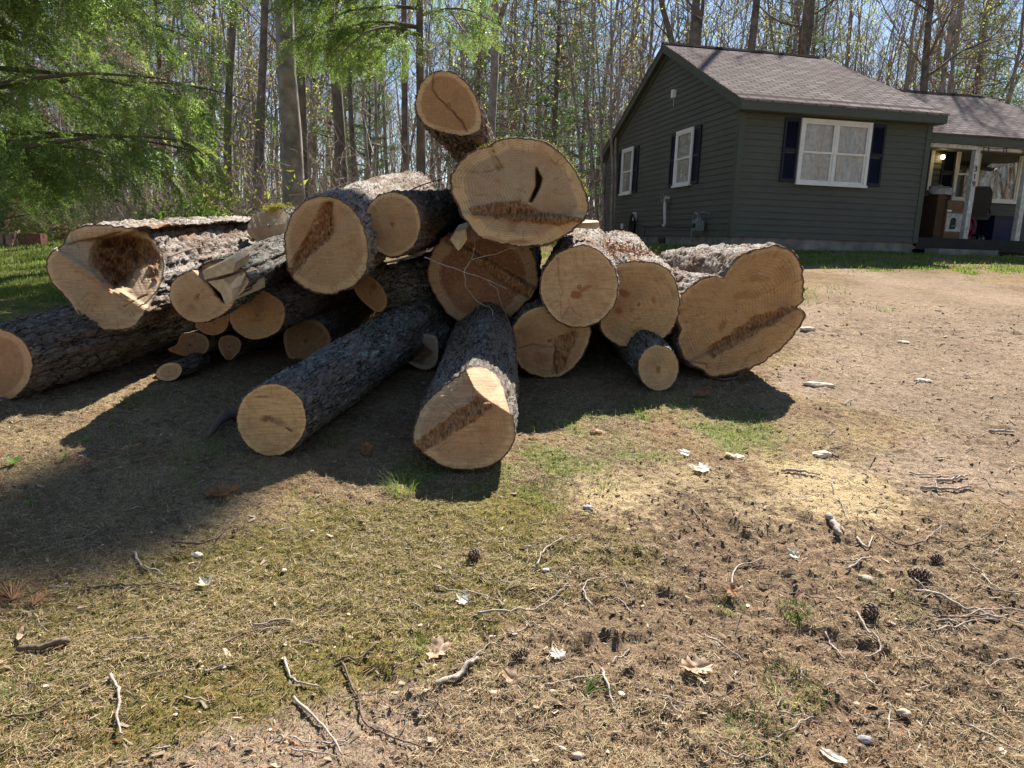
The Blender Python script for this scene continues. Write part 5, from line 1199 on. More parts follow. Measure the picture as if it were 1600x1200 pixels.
def brush():
    rng = np.random.default_rng(6); n = 14000
    y = 12.8+32*rng.random(n)**1.2; x = (rng.random(n)*1.6-.82)*y
    ok = ~((x > 1.4) & (y < 27)) & ~((x > -1) & (y < 17)); x, y = x[ok], y[ok]; n = len(x); z = gz(x, y)
    H = .35+1.9*rng.random(n)**1.6; k = 5; t = np.linspace(0, 1, k); a = rng.random(n)*6.28; ln = rng.random(n)*.9
    P = np.stack([x[:, None]+np.cos(a)[:, None]*ln[:, None]*H[:, None]*t**1.4, y[:, None]+np.sin(a)[:, None]*ln[:, None]*H[:, None]*t**1.4, z[:, None]-.03+H[:, None]*t*(1-.25*t*ln[:, None])], -1)+rng.standard_normal((n, k, 3))*.035*t[:, None]
    r = (.003+.005*rng.random(n)**2)[:, None]*(1-.6*t)*np.maximum(1, y/15)[:, None]
    V, F = tubes((P, r), 3)
    nb = n*3; ii = rng.integers(0, n, nb); q = rng.integers(1, k, nb); c = P[ii, q]; s = np.linspace(0, 1, 3)
    B = c[:, None]+(rng.standard_normal((nb, 3))*[.22, .22, .16]+[0, 0, .12])[:, None]*s[:, None]; V2, F2 = tubes((B, np.broadcast_to(np.array([.004, .003, .002]), (nb, 3))*np.maximum(1, y[ii]/15)[:, None]), 3)
    tag(mk('underbrush', np.vstack([V, V2]), np.vstack([F, F2+len(V)]), simple('brush_stems', (.33, .26, .20), .9, .4, 1.5)), 'tangled dry grey brown underbrush at the edge of the woods', 'underbrush', kind='stuff')
    n = 26000; y = 12.4+30*rng.random(n)**1.3; x = (rng.random(n)*1.6-.82)*y; ok = ~((x > -.5) & (y < 24)); x, y = x[ok], y[ok]; n = len(x); z = gz(x, y)+.02+.05*rng.random(n); s = .035+.05*rng.random((n, 1)); c = np.stack([x, y, z], -1)
    e1 = rng.standard_normal((n, 3))*[1, 1, .4]; e2 = rng.standard_normal((n, 3))*[1, 1, .4]
    g = leafmat('fallen_leaves', [(.16, .09, .05), (.40, .27, .16)], .2, attr='cv')
    tag(mk('forest_leaf_litter', np.stack([c, c+e1*s, c+e2*s], 1).reshape(-1, 3), np.arange(n*3).reshape(-1, 3), g, attrs={'cv': ('FLOAT', np.repeat(rng.random(n), 3))}), 'brown fallen leaves covering the forest floor', 'leaf litter', kind='stuff')
brush()
# young green leaves low in the woods
def leaf_shrub(name, label, x, y, h, wd, n, cols, seed, group=None):
    rng = np.random.default_rng(seed); e = empty(name, (x, y, float(gz(x, y))), label=label, cat='shrub', group=group)
    L = []
    for q in range(16): L.append(curve_from(np.zeros(3), np.array([rng.standard_normal()*.35*wd, rng.standard_normal()*.35*wd, 1.]), h*rng.uniform(.6, 1.1), 7, .03, .12, rng))
    L = np.array(L); V, F = tubes((L, np.tile(np.linspace(.014, .004, 7), (16, 1))), 4); mk('stems', V, F, M_TW, e)
    c = L[rng.integers(0, 16, n), rng.integers(2, 7, n)]+rng.standard_normal((n, 3))*[.3*wd, .3*wd, .14]; s = .02+.025*rng.random((n, 1)); e1 = rng.standard_normal((n, 3)); e2 = rng.standard_normal((n, 3))
    mk('foliage', np.stack([c, c+e1*s, c+e2*s], 1).reshape(-1, 3), np.arange(n*3).reshape(-1, 3), leafmat('shrub_leaves', cols, .5, attr='cv'), e, attrs={'cv': ('FLOAT', np.repeat(rng.random(n), 3))})
YG = [(.20, .25, .05), (.36, .36, .10)]
leaf_shrub('shrub', 'yellow leaved young shrub at the tip of the hemlock branches', -5.0, 12.2, 1.9, .7, 1500, YG, 1)
leaf_shrub('shrub', 'green leafy shrub low behind the short mossy cut piece', -4.6, 10.6, .8, 1., 1800, [(.08, .14, .03), (.2, .28, .07)], 2)
leaf_shrub('shrub', 'reddish stemmed brush behind the garden border blocks', -9.3, 12.6, 1.2, 1.2, 1200, [(.28, .09, .06), (.35, .22, .12)], 3)

# ------------------------------------------------------------------ hemlocks
M_HEM = leafmat('hemlock_needles', [(.06, .115, .04), (.28, .36, .11)], .5, .4, attr='cv')
M_HTW = simple('hemlock_twig', (.16, .12, .09), .9, .3, 10)
def spray(rng, L=.40):
    """one flat drooping spray: returns needle triangles (n,3,3) in its own frame, x outward"""
    T = []
    nt_ = 12
    for i in range(nt_):
        f = (i+.5)/nt_; x = f*L; l = L*.42*(1-f)**.75*(.7+.5*rng.random())+.02
        for sg in (-1, 1):
            a = rng.uniform(.75, 1.05)*sg; n = max(3, int(l/.019))
            s = (np.arange(n)+.5)/n*l
            px_ = x+s*math.cos(a); py_ = s*math.sin(a); pz = -s*s*1.6-x*x*1.1+rng.standard_normal()*.008
            for sd in (-1, 1):
                b = a+sd*1.05; nl = .021+.009*rng.random(n)
                c = np.stack([px_, py_, pz+rng.standard_normal(n)*.002], -1)
                b = b+rng.standard_normal(n)*.3; d = np.stack([np.cos(b)*nl, np.sin(b)*nl, rng.standard_normal(n)*.008], -1)
                w_ = np.stack([np.cos(a)*.0058+0*nl, np.sin(a)*.0058+0*nl, rng.standard_normal(n)*.0035], -1)
                T.append(np.stack([c-w_, c+w_, c+d], 1))
    return np.concatenate(T)
_r = np.random.default_rng(3); SPR = [spray(_r, l) for l in (.42, .36, .30, .40)]
def hemlock(name, label, x, y, H, r0, branches, seed, dens=7.5):
    """branches: list of (height, azimuth, length, droop)"""
    rng = np.random.default_rng(seed); z0 = float(gz(x, y)); e = empty(name, (x, y, z0-.05), label=label, cat='tree')
    m = MB(); t = np.linspace(0, 1, 14); tr = np.stack([.02*np.sin(t*9), .02*np.cos(t*7), t*H], -1); m.tube(tr, r0*(1-.85*t)+r0*.3*np.exp(-t*30), 12)
    tris = []; cvs = []; twp = []; twr = []
    for (h, az, L, droop) in branches:
        k = 12; P = [np.array([0, 0, h])]; d = np.array([math.cos(az), math.sin(az), .22])
        for i in range(k-1):
            d = d+np.array([0, 0, -droop/k*2.2*(.3+i/k)])+rng.standard_normal(3)*.035; d /= np.linalg.norm(d); P.append(P[-1]+d*L/(k-1))
        P = np.array(P); m.tube(P, np.linspace(.012+.008*L, .005, k), 6, False)
        ns = int(dens*L)
        for q in range(ns):
            f = .10+.9*(q+rng.random())/ns; xx = f*(k-1); i = min(int(xx), k-2); p = P[i]+(P[i+1]-P[i])*(xx-i); dr = P[i+1]-P[i]; dr /= np.linalg.norm(dr)
            sg = 1 if q % 2 else -1; sd = np.cross(dr, [0, 0, 1.]); sd /= np.linalg.norm(sd)+1e-9
            l2 = L*.34*(1.12-f)**.8*(.6+.6*rng.random())+.12
            dd = dr*rng.uniform(.5, .9)+sd*sg*rng.uniform(.5, 1.)+np.array([0, 0, -.12]); dd /= np.linalg.norm(dd)
            Q = [p]; 
            for _ in range(5): dd = dd+np.array([0, 0, -.17])+rng.standard_normal(3)*.09; dd /= np.linalg.norm(dd); Q.append(Q[-1]+dd*l2/5)
            Q = np.array(Q); twp.append(Q); twr.append(np.linspace(.006, .002, 6))
            n2 = max(2, int(l2/.105))
            for c in range(n2+1):
                g_ = (c+.3+.4*rng.random())/(n2+.6); yy = min(g_, 1)*5; i2 = min(int(yy), 4); o_ = Q[i2]+(Q[i2+1]-Q[i2])*(yy-i2); ax = Q[i2+1]-Q[i2]; ax /= np.linalg.norm(ax)
                an = (rng.uniform(.3, 1.)*(1 if c % 2 else -1)) if c < n2 else 0
                up = np.array([rng.standard_normal()*.5, rng.standard_normal()*.5, 1]); yv = np.cross(up, ax); yv /= np.linalg.norm(yv)+1e-9
                a1 = ax*math.cos(an)+yv*math.sin(an); y1 = np.cross(up, a1); y1 /= np.linalg.norm(y1); z1 = np.cross(a1, y1)
                S = SPR[rng.integers(0, 4)]*rng.uniform(.65, 1.05)
                tris.append(o_+S[..., 0:1]*a1+S[..., 1:2]*y1+S[..., 2:3]*z1)
                cvs.append(np.clip(rng.random()*.5+rng.random(len(S))*.5, 0, 1))
    V1, F1 = m.arrays(); mk('trunk', V1, F1, M_TBD, e)
    Vt, Ft = tubes((np.array(twp), np.array(twr)), 4)
    T = np.concatenate(tris); n = len(T); cv = np.concatenate(cvs)
    mk('crown', np.vstack([Vt, T.reshape(-1, 3)]), [Ft, np.arange(n*3).reshape(-1, 3)+len(Vt)], [M_HTW, M_HEM], e, smooth=False, mi=np.concatenate([np.ones(0, int), np.zeros(0, int)]) if False else np.concatenate([np.zeros(len(Ft), int), np.ones(n, int)]),
       attrs={'cv': ('FLOAT', np.concatenate([np.zeros(len(Vt)), np.repeat(cv, 3)]))})
    print(name, n, 'needles')
    return e
def toward(x, y, tx, ty): return math.atan2(ty-y, tx-x)
hx, hy = -6.3, 7.9; br = []
rb = np.random.default_rng(9)
for q in range(22):
    h = 1.1+3.6*(q+rb.random())/22
    tgt = (-2.0-1.2*abs(h-2.6)/2.-.9*rb.random(), hy-2.2+3.4*rb.random())
    az = toward(hx, hy, *tgt); L = min(math.hypot(tgt[0]-hx, tgt[1]-hy), 4.9); br.append((h, az, L*(.8+.2*rb.random()), .32))
for q in range(4):
    h = 1.0+3.5*rb.random(); br.append((h, rb.random()*6.28, 1.2+1.2*rb.random(), .35))
hemlock('hemlock_tree', 'large hemlock with drooping bright green sprays reaching over the grassy side', hx, hy, 9, .17, br, 101, 3.7)
br = []
for q in range(17): br.append((3.0+2.2*rb.random(), rb.uniform(2.3, 4.3), 1.3+1.5*rb.random(), .55))
for q in range(5): br.append((3.4+1.6*rb.random(), rb.uniform(-1.2, .3), .9+.7*rb.random(), .5))
for q in range(9): br.append((5.4+1.6*rb.random(), rb.uniform(1.5, 5), .9+.6*rb.random(), .35))
hemlock('hemlock_tree', 'hemlock with dark hanging sprays between the pale trunk and the topmost log', -1.55, 11.9, 7.4, .09, br, 102, 4.6)
br = [(.3+1.9*rb.random(), rb.random()*6.28, .5+.9*rb.random(), .25) for q in range(22)]
hemlock('hemlock_sapling', 'small young hemlock behind the garden border at the frame edge', -8.2, 11.9, 2.6, .04, br, 103, 6.)

# ------------------------------------------------------------------ sticks, leaves and cones one can pick out on the ground
def gpt(px, py, lift=0.):
    P = ghit(px, py); P[2] = float(gz(P[0], P[1])+gh(P[0], P[1]))+lift; return P
def ground_stick(label, pts, wpx, mat=None, name='twig', group=None, fork=None, cat='twig', lifts=None):
    r = None; m = MB(); o0 = None
    for bi, pp in enumerate([pts]+list(fork or [])):
        P = np.array([gpt(*p) for p in pp])
        if o0 is None: o0 = P[0].copy(); r0 = wpx/2/F_PX*np.linalg.norm(o0-cam_pos)
        r = r0*(1 if bi == 0 else .6)
        P = resamp(P, 5)
        zz = np.array([float(gz(a, b)+gh(a, b)) for a, b in P[:, :2]]); P[:, 2] = np.maximum(zz+r*.7, zz.mean()*.5+zz*.5+r*.6)+(.006 if len(P) > 6 else .002)
        P[:, :2] += RNG.standard_normal((len(P), 2))*r*.35
        rad = np.linspace(r, r*(.75 if wpx > 6 else .45), len(P))*(1+.12*RNG.standard_normal(len(P)))
        m.tube(P-o0, rad, 8 if wpx > 6 else 6)
    o = m.build(name, mat or M_TWIG, smooth=True, loc=o0); return tag(o, label, cat, group)
ST = [
 ('long thin forked twig curling through the dirt at the bottom edge', [(535, 1045), (556, 1085), (572, 1135), (600, 1155), (640, 1172), (690, 1178)], 5, [[(618, 1160), (632, 1140), (635, 1118)]]),
 ('thick short barked stick lying in the dirt beside the forked dirt twig', [(682, 1083), (705, 1070), (728, 1055), (746, 1037)], 11, None),
 ('thin dark twig lying along the thick short barked stick', [(700, 1072), (735, 1042), (760, 1020), (788, 1003)], 4, None),
 ('curved pale twig on the moss between a pine cone and the dirt', [(746, 962), (790, 962), (830, 956), (862, 938), (886, 918)], 5, None),
 ('arched twig on the moss next to small pale chips', [(838, 890), (848, 868), (870, 852), (908, 838)], 4, None),
 ('straight twig pointing over the brown needles at the sunlit shadow edge', [(135, 925), (180, 920), (230, 919), (281, 918)], 5, [[(135, 925), (127, 945)], [(200, 921), (190, 935)]]),
 ('stubby grey stick by the frame edge on the moss', [(31, 1022), (65, 1017), (112, 1009)], 11, None),
 ('bowed bare twig standing out on cracked soil near the bottom corner', [(172, 1066), (186, 1090), (184, 1130), (190, 1160)], 6, None),
 ('long thin stem trailing over soil at the very frame edge', [(0, 1125), (40, 1125), (80, 1112), (122, 1090)], 4, None),
 ('hooked twig on the dirt below the mossy patch', [(445, 1035), (452, 1062), (470, 1076), (500, 1082)], 5, None),
 ('dark stick casting a shadow at the bottom edge', [(458, 1098), (480, 1118), (510, 1150), (535, 1195)], 7, None),
 ('pale splintered twig at the edge of the dug dirt hole', [(524, 1045), (560, 1030), (585, 1012), (597, 1000)], 5, None),
 ('pair of crossing dark twigs on the moss', [(395, 985), (425, 978), (455, 975)], 5, [[(405, 990), (450, 985)]]),
 ('long pale twig lying across the moss beneath the shaded log', [(352, 1012), (380, 998), (420, 985), (455, 978)], 3.5, None),
 ('curved twig in the shadow edge of the front log', [(270, 850), (310, 852), (345, 838), (366, 800)], 4.5, None),
 ('thin twig zigzagging in the grass shadow', [(210, 866), (222, 888), (245, 892), (255, 903)], 4, None),
 ('long arching pale twig in the middle of the brown clods', [(1143, 918), (1150, 890), (1180, 876), (1240, 868)], 4, None),
 ('straight twig slanting over the clods above the arching one', [(1080, 800), (1100, 822), (1117, 842)], 4, None),
 ('split brown branch piece with pale broken end on the bare ground', [(1296, 812), (1302, 826), (1313, 842)], 13, None),
 ('bent twig with a fork beside the large round pine cone', [(1336, 968), (1355, 995), (1373, 1012), (1372, 1025), (1350, 1032)], 5, [[(1340, 998), (1368, 1012)]]),
 ('long dark straight twig running down to the frame edge brush', [(1430, 925), (1480, 942), (1520, 960), (1560, 975)], 6, None),
 ('long thin twig along the tyre groove in the bottom corner', [(1515, 1140), (1550, 1158), (1598, 1180)], 4, None),
 ('thick weathered stick beside the brush at the far frame edge', [(1440, 765), (1475, 768), (1518, 766)], 7, None),
 ('grey stick lying on packed soil near the frame edge', [(1462, 755), (1490, 753), (1512, 748)], 6, None),
 ('brown stick on pale sandy soil behind the forked white twigs', [(1220, 740), (1250, 742), (1280, 748)], 6, None),
 ('dark stick crossing the raked bare soil', [(1545, 674), (1560, 677), (1582, 678)], 6, None),
 ('thin stem lying on the sand next to the frame edge sticks', [(1420, 742), (1450, 746), (1500, 745)], 3, None),
 ('forked white twigs on the dry grass', [(1310, 718), (1295, 705), (1325, 700)], 4, [[(1300, 708), (1270, 705)]]),
 ('small crossed white twigs far out on the bare soil', [(1428, 598), (1443, 592), (1455, 600)], 4, [[(1443, 592), (1448, 585)]]),
 ('pale straight twig beside the small star leaf', [(850, 1080), (890, 1070), (950, 1062)], 5, None),
 ('dark barked twig standing by the pale straight twig', [(940, 1052), (948, 1080), (960, 1108)], 6, None),
 ('short twig pointing at the pale straight twig', [(955, 1040), (975, 1022), (985, 1012)], 5, None),
 ('curled twig around a clod at the moss edge', [(925, 952), (912, 930), (918, 912), (948, 906)], 4.5, None),
 ('thin twig on the moss leading toward the white chip', [(680, 920), (720, 925), (780, 942)], 3.5, None),
 ('thin leaning twig at the wet looking clods', [(1100, 990), (1130, 1010), (1165, 1035)], 4, None),
 ('bark strip twig beside the lone grass tuft', [(1290, 990), (1305, 1010), (1322, 1030)], 4.5, None),
 ('forked twig above the flat tan stone', [(1322, 900), (1340, 888), (1362, 880)], 5, [[(1340, 888), (1325, 872)], [(1340, 888), (1300, 880)]]),
 ('v shaped twig on the bare soil', [(1340, 845), (1356, 862), (1362, 842)], 5, None),
 ('dark twig by the shadow of the heart shaped log', [(1445, 852), (1400, 858), (1345, 816)], 3.5, None),
 ('short thick twig next to the curled oak leaf', [(1135, 1078), (1145, 1072), (1155, 1066)], 7, None),
 ('pale twig beneath the heart shaped log', [(1112, 590), (1130, 596), (1160, 588)], 5, None),
]
for lab, pts, wpx, fk in ST:
    ground_stick(lab, pts, wpx*.8, [M_TWIG, M_TWIG, M_TWIGD][len(lab) % 3], fork=fk)
# the brush heap at the frame edge and small broken twigs all over
rr_ = np.random.default_rng(12)
def small_twigs(n, region, label, group, lpx, wpx):
    for _ in range(n):
        x = rr_.uniform(region[0], region[1]); y = rr_.uniform(region[2], region[3]); sc_ = .35+1.0*(y-600)/600
        a = rr_.normal(0, .6) if rr_.random() < .6 else rr_.uniform(0, 3.14); L = rr_.uniform(*lpx)*sc_; b = rr_.normal(0, .09)*L
        dx, dy = math.cos(a)*L, math.sin(a)*L*.5
        ground_stick(label, [(x-dx/2, y-dy/2), (x-b*.3, y+b), (x+dx/2, y+dy/2)], rr_.uniform(*wpx)*max(.5, sc_)*.62, M_TWIG if rr_.random() < .6 else M_TWIGD, group=group)
small_twigs(26, (1440, 1600, 780, 990), 'thin dead twig tangled in the scattered brush at the frame edge', 'brush twigs at the frame edge', (40, 130), (2.5, 5))
small_twigs(130, (20, 1590, 790, 1190), 'small broken twig lying loose on the near ground', 'small loose twigs', (22, 75), (2, 4.5))
small_twigs(60, (1150, 1590, 480, 780), 'small broken twig lying on the far bare soil', 'small twigs on the far bare soil', (25, 70), (2.5, 6))
# dead leaves
def leaf_outline(kind):
    if kind == 'oak':
        h = [(0, 0), (.05, .10), (.22, .16), (.13, .26), (.33, .38), (.17, .46), (.36, .62), (.18, .66), (.24, .84), (.09, .84), (0, 1)]
    elif kind == 'maple':
        h = [(0, 0), (.12, .08), (.35, .02), (.30, .16), (.50, .32), (.34, .38), (.42, .62), (.20, .52), (.16, .72), (0, 1)]
    else:
        h = [(0, 0), (.16, .15), (.25, .4), (.20, .7), (0, 1)]
    return np.array(h+[(-x, y) for x, y in h[-2:0:-1]])
M_LF = leafmat('dead_leaf_tan', [(.36, .23, .14), (.56, .42, .30)], .25, scale=40)
M_LFB = leafmat('dead_leaf_brown', [(.20, .09, .045), (.34, .17, .09)], .25, scale=40)
M_LFW = leafmat('dead_leaf_pale', [(.58, .50, .40), (.72, .66, .56)], .25, scale=40)
def leaf(label, px, py, size_px, rot, kind, mat, curl=.3, lift=.012):
    P0 = gpt(px, py); s = size_px/F_PX*np.linalg.norm(P0-cam_pos)
    O = leaf_outline(kind); O = spline(O, 60) if kind == 'simple' else resample_closed(O, 72); O = O-[0, .5]
    rings = np.linspace(0, 1, 9)[1:]; V = [[0, 0]]+[list(p*r) for r in rings for p in O]; V = np.array(V)
    z = curl*(V[:, 0]**2*1.8+V[:, 1]**2*.9)+.05*noise(V[:, 0]*6, V[:, 1]*6, px)-.04*np.exp(-(V[:, 0]/.03)**2)
    c, s_ = math.cos(rot), math.sin(rot); W_ = np.stack([(V[:, 0]*c-V[:, 1]*s_)*s, (V[:, 0]*s_+V[:, 1]*c)*s, z*s+lift], -1)
    # tip it so that it faces roughly up the slope
    n = len(O); j = np.arange(n); j2 = (j+1) % n; F3 = np.stack([j*0, j+1, j2+1], -1); i = (np.arange(7)*n+1)[:, None]
    F4 = np.stack([i+j, i+n+j, i+n+j2, i+j2], -1).reshape(-1, 4)
    e = mk('dead_leaf', np.vstack([W_]), [F3, F4], mat, loc=P0); e.rotation_euler = (rr_.normal(.25, .2), rr_.normal(0, .2), 0); tag(e, label, 'leaf')
    m = MB(); p0 = np.array([0, -.52]); p1 = np.array([.05, -.85]); R2 = lambda p: ((p[0]*c-p[1]*s_)*s, (p[0]*s_+p[1]*c)*s)
    m.tube([(*R2(p0), lift+curl*.25*s), (*R2((p0+p1)/2), lift), (*R2(p1), lift*.5)], .0012, 5); m.build('leaf_stem', M_TWIGD, e)
    return e
def resample_closed(P, n):
    k = len(P); seg = np.linalg.norm(np.roll(P, -1, 0)-P, axis=1); cum = np.concatenate([[0], np.cumsum(seg)]); u = np.linspace(0, cum[-1], n, endpoint=False)
    i = np.clip(np.searchsorted(cum, u, side='right')-1, 0, k-1); t = ((u-cum[i])/seg[i])[:, None]; return P[i]*(1-t)+P[(i+1) % k]*t
for a in [
 ('pinkish tan oak leaf lying on dirt beside the moss edge', 686, 1018, 52, -.5, 'oak', M_LF, .35, .016), ('curled brown oak leaf leaning on the fallen pine cone', 800, 1068, 46, 1.2, 'oak', M_LF, .5, .008),
 ('small pale star shaped leaf near the fallen pine cone', 869, 1028, 26, .4, 'maple', M_LFW, .2, .008), ('large curled tan oak leaf on the brown clods', 1086, 1053, 56, -1.3, 'oak', M_LF, .4, .008),
 ('curled pale leaf on the needles by the shadow edge', 322, 914, 30, .8, 'maple', M_LFW, .9, .015), ('white dry leaf scrap on the moss', 722, 937, 26, .9, 'maple', M_LFW, .3, .01),
 ('brown oak leaf standing behind a grass tuft', 1144, 936, 30, 0., 'oak', M_LFB, .6, .02), ('dark brown leaf in the shade of the lichened front log', 350, 778, 60, 1.5, 'oak', M_LFB, .6, .02),
 ('rust coloured leaf standing beside the lichened front log', 572, 706, 34, .3, 'oak', M_LFB, .9, .03), ('rust coloured leaf flat on the grass in front of the stained log', 934, 678, 28, 1.3, 'oak', M_LFB, .3, .01),
 ('pale star shaped leaf on the grass in full sun', 1090, 736, 34, 1., 'maple', M_LFW, .4, .012), ('pale curled leaf left of the white twigs', 1147, 713, 30, 1.5, 'simple', M_LFW, .5, .012),
 ('thin pale leaf scrap beside the small orange brown leaf', 1066, 710, 22, 1.2, 'maple', M_LFW, .3, .01), ('pale triangular leaf scrap at the tip of the long arching twig', 1241, 870, 24, .2, 'simple', M_LFW, .4, .012),
 ('cream leaf scrap in the bottom edge grass', 1300, 1188, 36, .9, 'simple', M_LFW, .3, .012), ('brown leaf in the dark gap beneath the heart shaped log', 1095, 622, 34, 1.4, 'oak', M_LFB, .4, .015),
 ('reddish leaf perched on the sunny bark beside the topmost log', 689, 266, 1.6, .5, 'maple', M_LFB, .6, .0), ('small yellow leaf on the moss', 538, 985, 16, .5, 'simple', M_BUDY, .4, .01),
 ('tan leaf scrap resting near the frame edge stick', 40, 995, 26, .2, 'simple', M_LF, .6, .015), ('broad dead leaf on the sandy patch', 920, 797, 22, .7, 'simple', M_LF, .5, .012)]:
    o = leaf(*a)
    if 'perched' in a[0]: o.location = [float(v) for v in at(689, 268, 6.4)]; o.scale = (1, 1, 1)
# a sprig of orange pine needles
def sprig(label, px, py, n, L, spread, mat, az):
    P0 = gpt(px, py, .01); m = MB(); a = az+RNG.standard_normal(n)*spread; l = L*(.7+.5*RNG.random(n)); el = RNG.random(n)*.35
    p = np.stack([np.zeros((n, 3)), np.stack([np.cos(a)*l*.55, np.sin(a)*l*.55, el*l], -1), np.stack([np.cos(a)*l, np.sin(a)*l, el*l*.6], -1)], 1)
    V, F = tubes((p, np.tile([.0012, .001, .0006], (n, 1))), 3); tag(mk('needle_sprig', V, F, mat, loc=P0, attrs={'cv': ('FLOAT', RNG.random(len(V)))}), label, 'pine needles')
sprig('orange fan of dead pine needles at the frame edge', 20, 946, 46, .12, .55, M_NEEDLE, 2.2)
sprig('second orange tuft of dead pine needles beside the twig bend', 52, 950, 36, .07, .6, M_NEEDLE, 1.4)
sprig('green yellow pine needle fan lying by the dark barked twig', 915, 1092, 26, .09, .35, M_GRASS, .9)
sprig('pale needle fan on the moss', 790, 928, 18, .08, .35, M_STRAW, .7)
# pine cones
M_CONE = simple('cone_scale', (.10, .055, .035), .8, .4, 60, .3); M_CONET = simple('cone_scale_tip', (.42, .33, .24), .8, .3, 60)
def cone(label, px, py, len_px, wid, rot, open_=.5):
    len_px = len_px*.68
    P0 = gpt(px, py); L = len_px/F_PX*np.linalg.norm(P0-cam_pos); R0 = L*wid
    e = empty('pine_cone', P0+[0, 0, R0*.75], label=label, cat='pine cone'); e.rotation_euler = (0, 0, rot)
    m = MB(); t = np.linspace(0, 1, 8); m.tube(np.stack([(t-.5)*L*.9, 0*t, 0*t], -1), R0*.45*np.sin(np.pi*np.clip(t*.9+.08, 0, 1)), 10); m.build('cone_core', M_CONE, e)
    S = MB(); T = MB(); n = 60
    for q in range(n):
        f = (q+.5)/n; a = q*2.39996; r = R0*math.sin(math.pi*min(1, f*.82+.12)); x = (f-.5)*L
        ax = np.array([1, 0, 0.]); rd = np.array([0, math.cos(a), math.sin(a)]); tg = np.cross(ax, rd)
        out = rd*(1-.35*open_)+ax*(.35+.3*(1-open_)); out /= np.linalg.norm(out); wsc = R0*.36
        b = ax*x+rd*r*.25; tip = ax*x+out*r; nn = np.cross(out, tg)*R0*.05
        S.add([b-tg*wsc*.4-nn, b+tg*wsc*.4-nn, tip+tg*wsc*.7-nn, tip-tg*wsc*.7-nn, b-tg*wsc*.4+nn, b+tg*wsc*.4+nn, tip+tg*wsc*.7+nn, tip-tg*wsc*.7+nn], np.array([(0, 3, 2, 1), (4, 5, 6, 7), (0, 1, 5, 4), (1, 2, 6, 5), (2, 3, 7, 6), (3, 0, 4, 7)]))
        t2 = tip+out*R0*.13; T.add([tip-tg*wsc*.68-nn*1.5, tip+tg*wsc*.68-nn*1.5, tip+tg*wsc*.68+nn*1.5, tip-tg*wsc*.68+nn*1.5, t2], np.array([(0, 1, 4), (1, 2, 4), (2, 3, 4), (3, 0, 4)]))
    sc_ = S.build('cone_scales', M_CONE, e); T.build('scale_tips', M_CONET, sc_)
cone('long open pine cone lying on the dirt beside the curled oak leaf', 812, 1032, 46, .26, .55, .6)
cone('round dark pine cone upright on the moss', 739, 877, 30, .46, .9, .9)
cone('round open pine cone beside the bent forked twig', 1356, 968, 38, .45, .6, .9)
cone('weathered pine cone by the flat tan stone', 1435, 907, 44, .30, -.3, .4)
cone('small dark pine cone behind the weathered one', 1461, 882, 24, .40, .2, .7)
cone('tiny round cone on the dirt beside the tan oak leaf', 761, 1006, 12, .5, .2, .7)
cone('broken cone behind the large curled oak leaf', 1078, 1037, 30, .35, .2, .7)
# stones and wood chips
def rock(name, label, px, py, w_px, asp, mat, cat='stone', hgt=.5, rot=0., group=None):
    P0 = gpt(px, py); s = w_px/2/F_PX*np.linalg.norm(P0-cam_pos); n, k = 22, 14
    th = np.linspace(0, 2*np.pi, n, endpoint=False); ph = np.linspace(-np.pi/2, np.pi/2, k); V = np.array([(math.cos(p_)*math.cos(t), math.cos(p_)*math.sin(t), math.sin(p_)) for p_ in ph for t in th])
    V = V*(1+.22*fbm(V[:, 0]*1.6+px, V[:, 1]*1.6, V[:, 2]*1.6, 5, 3))[:, None]; V = V*[s, s*asp, s*hgt]
    i = np.arange(k-1)[:, None]*n; j = np.arange(n)[None]; j2 = (j+1) % n
    o = mk(name, V, np.stack([i+j, i+j2, i+n+j2, i+n+j], -1).reshape(-1, 4), mat, smooth=cat == 'stone', loc=P0+[0, 0, s*hgt*.4]); o.rotation_euler = (0, 0, rot); tag(o, label, cat, group)
M_ST = simple('tan_stone', (.40, .32, .23), .85, .25, 30, .3); M_STG = simple('grey_stone', (.30, .28, .26), .85, .25, 30, .3); M_PCH = simple('pale_chip', (.66, .56, .42), .85, .2, 40, .3); M_CLD = simple('soil_lump', (.10, .065, .042), .95, .3, 60, .8)
